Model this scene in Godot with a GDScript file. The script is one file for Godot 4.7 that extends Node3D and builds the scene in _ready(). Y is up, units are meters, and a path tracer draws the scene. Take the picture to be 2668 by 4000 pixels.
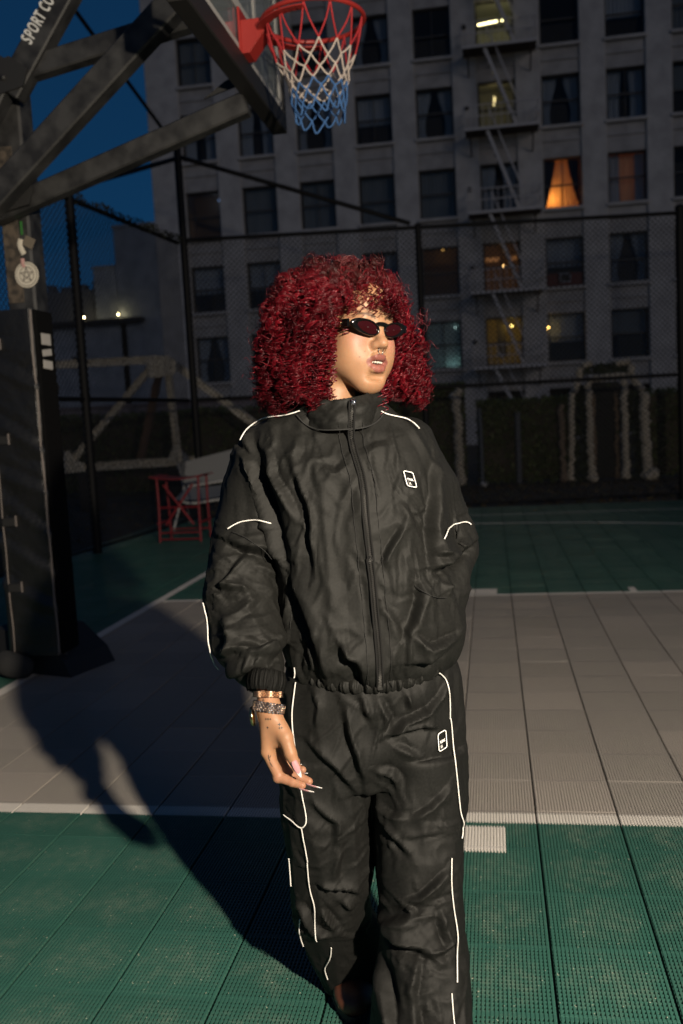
extends Node3D
# A woman in a black tracksuit on an outdoor basketball court at dusk, lit by a flash on a stand.
# World: x along the lane away from the baseline, z towards the camera, y up, metres.

const TILE := 0.26
const WHITE_PAINT := Color(0.62, 0.60, 0.56)
const GREEN_TILE := Color(0.034, 0.106, 0.083)
const GREY_TILE := Color(0.300, 0.280, 0.252)

var rng := RandomNumberGenerator.new()
var taken := {}
var mats := {}
var person: Node3D
var front_map := PackedFloat32Array()   # foremost cloth surface over the person's front, for laying piping and prints on it
const FM_STEP := 0.004
const FM_U0 := -0.40
const FM_V0 := -0.05
const FM_NU := 200
const FM_NV := 460


# ---------------------------------------------------------------- geometry buffer
class Geo:
	var v := PackedVector3Array()
	var n := PackedVector3Array()
	var c := PackedColorArray()
	var uv := PackedVector2Array()
	var idx := PackedInt32Array()
	var col := Color.WHITE

	func add_vertex(p: Vector3, nn: Vector3, t := Vector2.ZERO) -> int:
		v.append(p); n.append(nn); c.append(col); uv.append(t)
		return v.size() - 1

	func tri_idx(a: int, b: int, d: int) -> void:   # counter-clockwise seen from outside
		idx.append(a); idx.append(d); idx.append(b)

	func tri(a: Vector3, b: Vector3, d: Vector3) -> void:
		var nn := (b - a).cross(d - a).normalized()
		tri_idx(add_vertex(a, nn), add_vertex(b, nn), add_vertex(d, nn))

	func quad(a: Vector3, b: Vector3, d: Vector3, e: Vector3, ua := Vector2(0, 0), ub := Vector2(1, 0), ud := Vector2(1, 1), ue := Vector2(0, 1)) -> void:
		var nn := (b - a).cross(e - a).normalized()
		if nn == Vector3.ZERO:
			nn = (d - b).cross(e - b).normalized()
		var i := add_vertex(a, nn, ua)
		add_vertex(b, nn, ub); add_vertex(d, nn, ud); add_vertex(e, nn, ue)
		tri_idx(i, i + 1, i + 2); tri_idx(i, i + 2, i + 3)

	# a box with its edges taken off by bevel
	func box(t: Transform3D, s: Vector3, bevel := 0.0) -> void:
		var h := s * 0.5
		var b := minf(bevel, minf(h.x, minf(h.y, h.z)) * 0.9)
		if b <= 0.0:
			for ax in 3:
				for sg in [-1.0, 1.0]:
					var u := Vector3.ZERO; var w := Vector3.ZERO; var o := Vector3.ZERO
					o[ax] = sg * h[ax]
					u[(ax + 1) % 3] = h[(ax + 1) % 3] * sg
					w[(ax + 2) % 3] = h[(ax + 2) % 3]
					quad(t * (o - u - w), t * (o + u - w), t * (o + u + w), t * (o - u + w))
			return
		for ax in 3:
			var a1 := (ax + 1) % 3
			var a2 := (ax + 2) % 3
			for sg in [-1.0, 1.0]:
				var u := Vector3.ZERO; var w := Vector3.ZERO; var o := Vector3.ZERO
				o[ax] = sg * h[ax]
				u[a1] = (h[a1] - b) * sg
				w[a2] = h[a2] - b
				quad(t * (o - u - w), t * (o + u - w), t * (o + u + w), t * (o - u + w))
			# the four edges that run along ax
			for s1 in [-1.0, 1.0]:
				for s2 in [-1.0, 1.0]:
					var p := Vector3.ZERO; var q := Vector3.ZERO; var l := Vector3.ZERO
					l[ax] = h[ax] - b
					p[a1] = s1 * h[a1]; p[a2] = s2 * (h[a2] - b)
					q[a1] = s1 * (h[a1] - b); q[a2] = s2 * h[a2]
					if s1 * s2 > 0.0:
						quad(t * (p - l), t * (q - l), t * (q + l), t * (p + l))
					else:
						quad(t * (q - l), t * (p - l), t * (p + l), t * (q + l))
		for sx in [-1.0, 1.0]:
			for sy in [-1.0, 1.0]:
				for sz in [-1.0, 1.0]:
					var px := Vector3(sx * h.x, sy * (h.y - b), sz * (h.z - b))
					var py := Vector3(sx * (h.x - b), sy * h.y, sz * (h.z - b))
					var pz := Vector3(sx * (h.x - b), sy * (h.y - b), sz * h.z)
					if sx * sy * sz > 0.0:
						tri(t * px, t * py, t * pz)
					else:
						tri(t * px, t * pz, t * py)

	func cube(p: Vector3, s: Vector3, bevel := 0.0) -> void:
		box(Transform3D(Basis.IDENTITY, p), s, bevel)

	# a square bar between two points
	func bar(a: Vector3, b: Vector3, wide: float, deep: float, up := Vector3.UP, bevel := 0.0) -> void:
		var d := b - a
		var y := d.normalized()
		var x := y.cross(up)
		if x.length() < 0.01:
			x = y.cross(Vector3.RIGHT)
		x = x.normalized()
		var z := x.cross(y).normalized()
		box(Transform3D(Basis(x, y, z), (a + b) * 0.5), Vector3(wide, d.length(), deep), bevel)

	# a round tube along a path; radius may change along it
	func tube(path: PackedVector3Array, radius, sides := 8, caps := true, flat := 1.0, ref := Vector3(0.123, 0.31, 0.94)) -> void:
		var m := path.size()
		if m < 2:
			return
		var start := v.size()
		var prev := Vector3.ZERO
		for i in m:
			var d := (path[mini(i + 1, m - 1)] - path[maxi(i - 1, 0)]).normalized()
			if i == 0:
				prev = d.cross(ref)
				if prev.length() < 0.05:
					prev = d.cross(Vector3.RIGHT)
			prev = (prev - d * prev.dot(d)).normalized()
			var s := d.cross(prev).normalized()
			var r: float = radius[i] if radius is Array or radius is PackedFloat32Array else radius
			for k in sides:
				var a := TAU * k / sides
				var dir := prev * cos(a) + s * sin(a) * flat
				add_vertex(path[i] + dir * r, (prev * cos(a) * flat + s * sin(a)).normalized(), Vector2(float(k) / sides, float(i) / (m - 1)))
		for i in m - 1:
			for k in sides:
				var a := start + i * sides + k
				var b := start + i * sides + (k + 1) % sides
				tri_idx(a, b, b + sides); tri_idx(a, b + sides, a + sides)
		if caps:
			for e in [0, m - 1]:
				var d := (path[e] - path[1 if e == 0 else m - 2]).normalized()
				var base := v.size()
				add_vertex(path[e], d)
				for k in sides:
					add_vertex(v[start + e * sides + k], d)
				for k in sides:
					if e == 0:
						tri_idx(base, base + 1 + (k + 1) % sides, base + 1 + k)
					else:
						tri_idx(base, base + 1 + k, base + 1 + (k + 1) % sides)

	# a surface of nu x nv points; wraps round in u where asked; smooth normals
	func grid(pts: PackedVector3Array, nu: int, nv: int, wrap := false, flip := false) -> void:
		var start := v.size()
		for j in nv:
			for i in nu:
				var l := pts[j * nu + ((i - 1 + nu) % nu if wrap else maxi(i - 1, 0))]
				var r := pts[j * nu + ((i + 1) % nu if wrap else mini(i + 1, nu - 1))]
				var d := pts[maxi(j - 1, 0) * nu + i]
				var u := pts[mini(j + 1, nv - 1) * nu + i]
				var nn := (r - l).cross(u - d).normalized()
				if flip:
					nn = -nn
				add_vertex(pts[j * nu + i], nn, Vector2(float(i) / maxi(nu - 1, 1), float(j) / maxi(nv - 1, 1)))
		for j in nv - 1:
			for i in (nu if wrap else nu - 1):
				var a := start + j * nu + i
				var b := start + j * nu + (i + 1) % nu
				if flip:
					tri_idx(a, b + nu, b); tri_idx(a, a + nu, b + nu)
				else:
					tri_idx(a, b, b + nu); tri_idx(a, b + nu, a + nu)

	# a body of revolution about a line: profile of (radius, height)
	func lathe(t: Transform3D, profile: Array, sides := 16) -> void:
		var pts := PackedVector3Array()
		for p in profile:
			for k in sides:
				var a := TAU * k / sides
				pts.append(t * Vector3(p.x * cos(a), p.y, -p.x * sin(a)))
		grid(pts, sides, profile.size(), true)

	func ball(p: Vector3, r: Vector3, sides := 12, rings := 8) -> void:
		var prof := []
		for i in rings + 1:
			var a := PI * i / rings - PI / 2
			prof.append(Vector2(maxf(cos(a), 0.001), sin(a)))
		lathe(Transform3D(Basis.from_scale(r), p), prof, sides)

	# an outline in the xy plane of t, given depth along its z
	func prism(t: Transform3D, outline: PackedVector2Array, deep: float) -> void:
		var ids := Geometry2D.triangulate_polygon(outline)
		var ccw := not Geometry2D.is_polygon_clockwise(outline)
		for z in [0.5, -0.5]:
			var nn: Vector3 = (t.basis * Vector3(0, 0, signf(z))).normalized()
			var s := v.size()
			for p in outline:
				add_vertex(t * Vector3(p.x, p.y, z * deep), nn, p)
			for i in range(0, ids.size(), 3):
				var a := ids[i]; var b := ids[i + 1]; var d := ids[i + 2]
				var turn := (outline[b] - outline[a]).cross(outline[d] - outline[a])
				if (turn > 0.0) == (z > 0.0):
					tri_idx(s + a, s + b, s + d)
				else:
					tri_idx(s + a, s + d, s + b)
		var m := outline.size()
		for i in m:
			var p := outline[i]
			var q := outline[(i + 1) % m]
			if not ccw:
				var k := p; p = q; q = k
			quad(t * Vector3(p.x, p.y, -deep / 2), t * Vector3(q.x, q.y, -deep / 2), t * Vector3(q.x, q.y, deep / 2), t * Vector3(p.x, p.y, deep / 2))

	func mesh() -> ArrayMesh:
		var a := []
		a.resize(Mesh.ARRAY_MAX)
		a[Mesh.ARRAY_VERTEX] = v
		a[Mesh.ARRAY_NORMAL] = n
		a[Mesh.ARRAY_COLOR] = c
		a[Mesh.ARRAY_TEX_UV] = uv
		a[Mesh.ARRAY_INDEX] = idx
		var m := ArrayMesh.new()
		m.add_surface_from_arrays(Mesh.PRIMITIVE_TRIANGLES, a)
		return m


# ---------------------------------------------------------------- scene helpers
func numbered(called: String) -> String:
	if not taken.has(called):
		taken[called] = 0
		return called
	taken[called] += 1
	return "%s_%03d" % [called, taken[called]]


func tag(o: Node3D, label: String, category: String, group := "") -> Node3D:
	o.set_meta("label", label)
	o.set_meta("category", category)
	if group:
		o.set_meta("group", group)
	return o


func thing(called: String, label: String, category: String, at := Vector3.ZERO, turn := 0.0, group := "") -> Node3D:
	var o := Node3D.new()
	o.name = numbered(called)
	add_child(o)
	o.position = at
	o.rotation.y = turn
	return tag(o, label, category, group)


func obj(called: String, g, m: Material, parent: Node = null) -> MeshInstance3D:
	var o := MeshInstance3D.new()
	o.name = called if parent else numbered(called)
	o.mesh = g.mesh() if g is Geo else g
	o.material_override = m
	if parent:
		parent.add_child(o, true)
	else:
		add_child(o)
	return o


func struct(called: String, g, m: Material) -> MeshInstance3D:
	var o := obj(called, g, m)
	o.set_meta("kind", "structure")
	return o


func lin(r: float, g: float, b: float) -> Color:
	return Color(r, g, b).linear_to_srgb()


func mat(called: String, c: Color, rough := 0.8, metal := 0.0, spec := 0.5) -> StandardMaterial3D:
	if mats.has(called):
		return mats[called]
	var m := StandardMaterial3D.new()
	m.resource_name = called
	m.albedo_color = c.linear_to_srgb()
	m.roughness = rough
	m.metallic = metal
	m.metallic_specular = spec
	mats[called] = m
	return m


func vmat(called: String, rough := 0.8, metal := 0.0, spec := 0.5) -> StandardMaterial3D:
	var m := mat(called, Color.WHITE, rough, metal, spec)
	m.vertex_color_use_as_albedo = true
	return m


# a seamless texture of noise between two colours (given as linear values)
func noise_tex(seed_: int, freq: float, lo: Color, hi: Color, side := 256, octaves := 4, contrast := 1.0) -> ImageTexture:
	var f := FastNoiseLite.new()
	f.seed = seed_
	f.frequency = freq
	f.fractal_octaves = octaves
	f.noise_type = FastNoiseLite.TYPE_SIMPLEX_SMOOTH
	var src := f.get_seamless_image(side, side)
	var im := Image.create(side, side, false, Image.FORMAT_RGB8)
	for y in side:
		for x in side:
			var k := clampf((src.get_pixel(x, y).r - 0.5) * contrast + 0.5, 0.0, 1.0)
			im.set_pixel(x, y, lo.lerp(hi, k).linear_to_srgb())
	return ImageTexture.create_from_image(im)


func grain(m: StandardMaterial3D, tex: Texture2D, scale: float, world := true) -> StandardMaterial3D:
	m.albedo_texture = tex
	m.uv1_triplanar = true
	m.uv1_world_triplanar = world
	m.uv1_scale = Vector3.ONE * scale
	return m


func bumps(m: StandardMaterial3D, tex: Texture2D, cm: float) -> StandardMaterial3D:
	m.heightmap_enabled = true
	m.heightmap_texture = tex
	m.heightmap_scale = cm
	return m


# a smooth curve through points
func spline(p: Array, steps := 6) -> PackedVector3Array:
	var out := PackedVector3Array()
	var m := p.size()
	for i in m - 1:
		var a: Vector3 = p[maxi(i - 1, 0)]
		var b: Vector3 = p[i]
		var c: Vector3 = p[i + 1]
		var d: Vector3 = p[mini(i + 2, m - 1)]
		for s in steps:
			out.append(b.cubic_interpolate(c, a, d, float(s) / steps))
	out.append(p[m - 1])
	return out


func ring(center: Vector3, x: Vector3, y: Vector3, steps: int) -> PackedVector3Array:
	var out := PackedVector3Array()
	for i in steps + 1:
		var a := TAU * i / steps
		out.append(center + x * cos(a) + y * sin(a))
	return out


func many(called: String, mesh_: Mesh, m: Material, places: Array, parent: Node, colors: Array = []) -> MultiMeshInstance3D:
	var mm := MultiMesh.new()
	mm.transform_format = MultiMesh.TRANSFORM_3D
	mm.use_colors = colors.size() > 0
	mm.mesh = mesh_
	mm.instance_count = places.size()
	for i in places.size():
		mm.set_instance_transform(i, places[i])
		if colors.size() > 0:
			mm.set_instance_color(i, colors[i])
	var o := MultiMeshInstance3D.new()
	o.name = called if parent else numbered(called)
	o.multimesh = mm
	o.material_override = m
	o.set_meta("kind", "stuff")
	if parent:
		parent.add_child(o, true)
	else:
		add_child(o)
	return o


# ================================================================ the scene
func _ready() -> void:
	rng.seed = 7
	# camera
	var cam := Camera3D.new()
	cam.name = "camera"
	cam.transform = Transform3D(Basis(Vector3(0.98569, -0.05229, -0.16024), Vector3(0.03472, 0.99326, -0.11056), Vector3(0.16494, 0.10341, 0.98087)).orthonormalized(), Vector3(-0.1003, 1.3294, 2.6963))
	cam.fov = 58.604
	cam.near = 0.05
	cam.far = 400.0
	var lens := CameraAttributesPhysical.new()
	lens.frustum_focal_length = 32.0
	lens.frustum_focus_distance = 1.93
	lens.exposure_aperture = 3.6
	add_child(cam)
	cam.attributes = lens
	cam.fov = 58.604
	# air: the deep blue of the hour after sunset
	var e := Environment.new()
	e.background_mode = Environment.BG_SKY
	var s := ProceduralSkyMaterial.new()
	s.sky_top_color = lin(0.0032, 0.0215, 0.062)
	s.sky_horizon_color = lin(0.0060, 0.048, 0.122)
	s.sky_curve = 0.16
	s.ground_bottom_color = lin(0.004, 0.006, 0.008)
	s.ground_horizon_color = lin(0.006, 0.012, 0.02)
	s.sun_angle_max = 0.0
	var sky := Sky.new()
	sky.sky_material = s
	e.sky = sky
	e.tonemap_mode = Environment.TONE_MAPPER_LINEAR
	e.tonemap_exposure = 1.0
	e.sdfgi_enabled = true
	e.ssao_enabled = true
	e.ssil_enabled = true
	var we := WorldEnvironment.new()
	we.name = "environment"
	we.environment = e
	add_child(we)
	# the last of the daylight, low and soft from the west, behind the camera
	var sun := DirectionalLight3D.new()
	sun.name = "afterglow"
	sun.light_energy = 0.085
	sun.light_color = Color(1.0, 0.93, 0.88)
	sun.light_angular_distance = 20.0
	sun.sky_mode = DirectionalLight3D.SKY_MODE_LIGHT_ONLY
	sun.shadow_enabled = true
	add_child(sun)
	sun.look_at_from_position(Vector3(16, 6.5, 17), Vector3(0, 0, 0))
	studio_flash(Vector3(1.15, 2.03, 3.25), Vector3(-0.55, 1.2, 0.4), 31.0)
	setting()
	hoop()
	fences()
	hotel()
	annex_houses()
	garden()
	props()
	make_person()


# ================================================================ lamp on a stand, right of and above the camera
func studio_flash(at: Vector3, aim: Vector3, energy: float) -> void:
	var t := thing("studio_flash", "black studio flash head with a round silver reflector on a tripod stand", "flash lamp", Vector3(at.x, 0, at.z))
	var dir := (aim - at).normalized()
	var z := -dir
	var x := Vector3.UP.cross(z).normalized()
	var b := Basis(x, z.cross(x), z)
	var h := Transform3D(b * Basis(Vector3.RIGHT, PI / 2), Vector3(0, at.y, 0) + z * 0.09)
	var black := mat("flash_black", Color(0.02, 0.02, 0.02), 0.5)
	var g := Geo.new()
	g.lathe(h, [Vector2(0.001, 0.32), Vector2(0.055, 0.32), Vector2(0.06, 0.31), Vector2(0.06, 0.06), Vector2(0.045, 0.05), Vector2(0.001, 0.05)], 20)
	obj("housing", g, black, t)
	g = Geo.new()
	g.lathe(h, [Vector2(0.045, 0.05), Vector2(0.06, 0.03), Vector2(0.095, -0.07), Vector2(0.092, -0.07), Vector2(0.055, 0.03), Vector2(0.04, 0.045)], 24)
	obj("reflector", g, mat("flash_silver", Color(0.7, 0.7, 0.7), 0.3, 1.0), t)
	g = Geo.new()
	g.lathe(h, [Vector2(0.001, 0.052), Vector2(0.036, 0.05), Vector2(0.036, 0.03), Vector2(0.025, 0.012), Vector2(0.001, 0.006)], 20)
	var glow := mat("flash_glow", Color(0.9, 0.85, 0.75), 0.4)
	glow.emission_enabled = true
	glow.emission = Color(1.0, 0.86, 0.68)
	glow.emission_energy_multiplier = 6.0
	obj("flash_bulb", g, glow, t)
	g = Geo.new()
	g.tube(PackedVector3Array([Vector3(0, 0.5, 0), Vector3(0, at.y - 0.05, 0) + z * 0.25]), 0.011, 10)
	obj("stand_pole", g, black, t)
	for k in 3:
		g = Geo.new()
		var a := TAU * k / 3 + 0.4
		g.tube(PackedVector3Array([Vector3(0, 0.75, 0), Vector3(cos(a) * 0.45, 0.01, sin(a) * 0.45)]), 0.009, 8)
		g.tube(PackedVector3Array([Vector3(0, 0.40, 0), Vector3(cos(a) * 0.26, 0.32, sin(a) * 0.26)]), 0.006, 8)
		obj("leg", g, black, t)
	var l := SpotLight3D.new()
	l.name = "flash_light"
	l.light_energy = energy
	l.light_color = Color(1.0, 0.94, 0.85)
	l.light_size = 0.045
	l.spot_angle = 62.0
	l.spot_angle_attenuation = 0.5
	l.spot_range = 60.0
	l.spot_attenuation = 2.0
	l.shadow_enabled = true
	t.add_child(l)
	l.transform = Transform3D(b, Vector3(0, at.y, 0) + dir * 0.02)


# ================================================================ ground and court
func paint(x: float, z: float) -> Color:
	var lane := x > -2.66 and z < -0.205 and z > -3.87
	if x > -2.70 and x < -2.63 and z > -9.2:
		return WHITE_PAINT
	if x > -2.66 and ((z > -0.24 and z < -0.172) or (z > -3.905 and z < -3.845)):
		return WHITE_PAINT
	if x > -0.46 and x < -0.10 and z > -0.145 and z < 0.03:
		return WHITE_PAINT
	if x > -0.44 and x < -0.105 and z > -4.10 and z < -3.92:
		return WHITE_PAINT
	if x > 0.83 and x < 0.885 and z > -4.06 and z < -3.90:
		return WHITE_PAINT
	if z > -8.975 and z < -8.92 and x > -2.7:
		return WHITE_PAINT
	var r := Vector2(x + 0.84, z + 1.65).length()
	if x > -1.2 and r > 6.44 and r < 6.50:
		return WHITE_PAINT
	return GREY_TILE if lane else GREEN_TILE


const RIBS := 26      # ribs of one tile, running away from the camera
const ROWS := 18      # cross bars of one tile

func tile_mesh(cells: PackedByteArray) -> ArrayMesh:
	var g := Geo.new()
	var palette := [GREEN_TILE, GREY_TILE, WHITE_PAINT]
	var wide := TILE - 0.006
	var deep := TILE - 0.0015
	var px := wide / RIBS
	var pz := deep / ROWS
	for i in RIBS:
		var x0 := 0.003 + i * px + px * 0.26
		var x1 := 0.003 + (i + 1) * px - px * 0.26
		var j := 0
		while j < ROWS:
			var k := j
			while k < ROWS and cells[k * RIBS + i] == cells[j * RIBS + i]:
				k += 1
			g.col = palette[cells[j * RIBS + i]]
			var z0 := 0.0007 + j * pz
			var z1 := 0.0007 + k * pz
			g.quad(Vector3(x0, 0, z1), Vector3(x1, 0, z1), Vector3(x1, 0, z0), Vector3(x0, 0, z0), Vector2(x0, z1) / TILE, Vector2(x1, z1) / TILE, Vector2(x1, z0) / TILE, Vector2(x0, z0) / TILE)
			g.quad(Vector3(x0, -0.0135, z0), Vector3(x0, -0.0135, z1), Vector3(x0, 0, z1), Vector3(x0, 0, z0))
			g.quad(Vector3(x1, -0.0135, z1), Vector3(x1, -0.0135, z0), Vector3(x1, 0, z0), Vector3(x1, 0, z1))
			if k == ROWS:
				g.quad(Vector3(x0, -0.0135, z1), Vector3(x1, -0.0135, z1), Vector3(x1, 0, z1), Vector3(x0, 0, z1))
			j = k
	for j in ROWS:
		var z0 := 0.0007 + j * pz + (0.0 if j == 0 else pz * 0.30)
		var z1 := 0.0007 + (j + 1) * pz - (0.0 if j == ROWS - 1 else pz * 0.30)
		var i := 0
		while i < RIBS:
			var k := i
			while k < RIBS and cells[j * RIBS + k] == cells[j * RIBS + i]:
				k += 1
			g.col = palette[cells[j * RIBS + i]]
			var x0 := 0.003 + i * px
			var x1 := 0.003 + k * px
			var y := -0.0024
			g.quad(Vector3(x0, y, z1), Vector3(x1, y, z1), Vector3(x1, y, z0), Vector3(x0, y, z0), Vector2(x0, z1) / TILE, Vector2(x1, z1) / TILE, Vector2(x1, z0) / TILE, Vector2(x0, z0) / TILE)
			g.quad(Vector3(x0, -0.0135, z1), Vector3(x1, -0.0135, z1), Vector3(x1, y, z1), Vector3(x0, y, z1))
			g.quad(Vector3(x1, -0.0135, z0), Vector3(x0, -0.0135, z0), Vector3(x0, y, z0), Vector3(x1, y, z0))
			i = k
	return g.mesh()


# grey-beige scuffs that players' soles left on the raised middle of a tile
func scuff_tex(seed_: int) -> ImageTexture:
	var f := FastNoiseLite.new()
	f.seed = seed_
	f.frequency = 0.022
	f.fractal_octaves = 5
	var f2 := FastNoiseLite.new()
	f2.seed = seed_ + 50
	f2.frequency = 0.21
	var im := Image.create(192, 192, false, Image.FORMAT_RGBA8)
	var dots := RandomNumberGenerator.new()
	dots.seed = seed_ * 13
	for y in 192:
		for x in 192:
			var u := Vector2(x / 192.0 - 0.5, y / 192.0 - 0.5)
			var k := f.get_noise_2d(x, y) * 0.22 + f2.get_noise_2d(x, y) * 0.26 + 0.13 - u.length_squared() * 0.75
			im.set_pixel(x, y, Color(0.60, 0.60, 0.54, clampf(k * 0.8, 0.0, 0.24)))
	for i in 26:
		var cx := dots.randi_range(2, 188)
		var cy := dots.randi_range(2, 188)
		im.fill_rect(Rect2i(cx, cy, dots.randi_range(1, 3), dots.randi_range(1, 3)), Color(0.8, 0.78, 0.7, 0.6))
	return ImageTexture.create_from_image(im)


func setting() -> void:
	# earth: one sheet to the horizon
	var soil := mat("soil", Color.WHITE, 1.0)
	grain(soil, noise_tex(11, 0.02, Color(0.020, 0.014, 0.008), Color(0.060, 0.044, 0.026), 256, 5, 1.6), 0.45)
	bumps(soil, noise_tex(12, 0.05, Color.BLACK, Color.WHITE, 256, 5), 3.0)
	var g := Geo.new()
	for q in 40:
		for w in 40:
			var x0 := -200.0 + q * 10.0
			var z0 := -200.0 + w * 10.0
			g.quad(Vector3(x0, -0.045, z0 + 10), Vector3(x0 + 10, -0.045, z0 + 10), Vector3(x0 + 10, -0.045, z0), Vector3(x0, -0.045, z0))
	struct("ground", g, soil)
	# leaf litter and clods on the strip of earth behind the court
	g = Geo.new()
	g.quad(Vector3(-0.02, 0, -0.012), Vector3(0.02, 0.004, -0.008), Vector3(0.026, 0.012, 0.012), Vector3(-0.016, 0.006, 0.014))
	g.quad(Vector3(-0.006, 0.002, -0.03), Vector3(0.01, 0.01, -0.03), Vector3(0.008, 0.004, 0.0), Vector3(-0.01, 0.0, 0.0))
	var places := []
	var tints := []
	for i in 5200:
		var x := rng.randf_range(-9.0, 6.0)
		var z := rng.randf_range(-13.8, -9.95) if x > -4.6 else rng.randf_range(-13.8, -4.0)
		var b := Basis(Vector3.UP, rng.randf() * TAU) * Basis(Vector3.RIGHT, rng.randf_range(-0.7, 0.7)) * Basis.from_scale(Vector3.ONE * rng.randf_range(0.6, 1.7))
		places.append(Transform3D(b, Vector3(x, -0.038, z)))
		var k := rng.randf()
		tints.append(Color(0.10, 0.055, 0.02).lerp(Color(0.05, 0.055, 0.02), k) * rng.randf_range(0.4, 1.3))
	var litter := many("leaf_litter", g.mesh(), vmat("litter", 0.9), places, null, tints)
	tag(litter, "brown leaf litter on the dark earth strip behind the court fence", "leaf litter")
	# the slab under the court
	g = Geo.new()
	g.cube(Vector3(1.3, -0.030, -3.4), Vector3(12.1, 0.032, 13.3), 0.004)
	var slab := mat("slab", Color.WHITE, 0.95)
	grain(slab, noise_tex(14, 0.05, Color(0.018, 0.018, 0.018), Color(0.04, 0.04, 0.04)), 1.5)
	var base := struct("court_floor", g, slab)
	# its tiles
	var kinds := []
	for k in 4:
		var m := vmat("tile_%d" % k, 0.32 + 0.03 * k, 0.0, 0.5)
		m.albedo_color = lin(0.92 + 0.07 * (k % 3), 0.90 + 0.06 * (k % 3), 0.9 + 0.06 * (k % 3))
		m.detail_enabled = true
		m.detail_albedo = scuff_tex(60 + k)
		m.detail_blend_mode = BaseMaterial3D.BLEND_MODE_MIX
		kinds.append(m)
	var cam := Vector3(-0.1, 1.33, 2.7)
	var shapes := {}
	var near := []
	for j in range(-38, 11):
		for i in range(-18, 28):
			var cells := PackedByteArray()
			cells.resize(RIBS * ROWS)
			for b in ROWS:
				for a in RIBS:
					var c := paint((i + (a + 0.5) / RIBS) * TILE, (j + (b + 0.5) / ROWS) * TILE)
					cells[b * RIBS + a] = 2 if c == WHITE_PAINT else 1 if c == GREY_TILE else 0
			var key := cells.hex_encode().hash()
			if not shapes.has(key):
				shapes[key] = tile_mesh(cells)
			var p := Vector3(i * TILE, 0, j * TILE)
			var to := p + Vector3(0.13, 0, 0.13) - cam
			var depth := to.dot(Vector3(-0.165, -0.103, -0.981))
			var side := to.dot(Vector3(0.986, -0.052, -0.160))
			var seen := depth > 1.2 and absf(side) < depth * 0.40 + 0.3
			var k := (i * 7 + j * 13 + i * j * 3 + 4000) % 4
			near.append([to.length() + (0.0 if seen else 1000.0), key, k, p])
	near.sort_custom(func(a, b): return a[0] < b[0])
	var fields := {}
	for q in near.size():
		var d = near[q]
		# each tile sits a hair higher or lower than the next
		var tilt := Basis(Vector3.RIGHT, rng.randf_range(-0.0035, 0.0035)) * Basis(Vector3(0, 0, 1), rng.randf_range(-0.0035, 0.0035))
		var t := Transform3D(tilt, d[3] + Vector3(0, rng.randf_range(-0.0006, 0.0006), 0))
		if q < 300:
			var o := obj("tile", shapes[d[1]], kinds[d[2]], base)
			o.transform = t
		else:
			var key2 := "%d/%d" % [d[1], d[2]]
			if not fields.has(key2):
				fields[key2] = [shapes[d[1]], kinds[d[2]], []]
			fields[key2][2].append(t)
	for key3 in fields:
		many("tile_field", fields[key3][0], fields[key3][1], fields[key3][2], base)


# ================================================================ basketball goal
func black_steel() -> StandardMaterial3D:
	if mats.has("black_steel"):
		return mats["black_steel"]
	var m := mat("black_steel", Color.WHITE, 0.55, 0.0, 0.5)
	grain(m, noise_tex(21, 0.018, Color(0.009, 0.009, 0.0095), Color(0.034, 0.034, 0.034), 256, 5, 1.7), 1.4)
	return m


func text_mesh(s: String, height: float, deep := 0.004) -> TextMesh:
	var f := SystemFont.new()
	f.font_names = PackedStringArray(["Droid Sans"])
	f.font_weight = 700
	var m := TextMesh.new()
	m.text = s
	m.font = f
	m.font_size = 64
	m.pixel_size = height / 47.0
	m.depth = deep
	m.curve_step = 2.0
	return m


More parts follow.
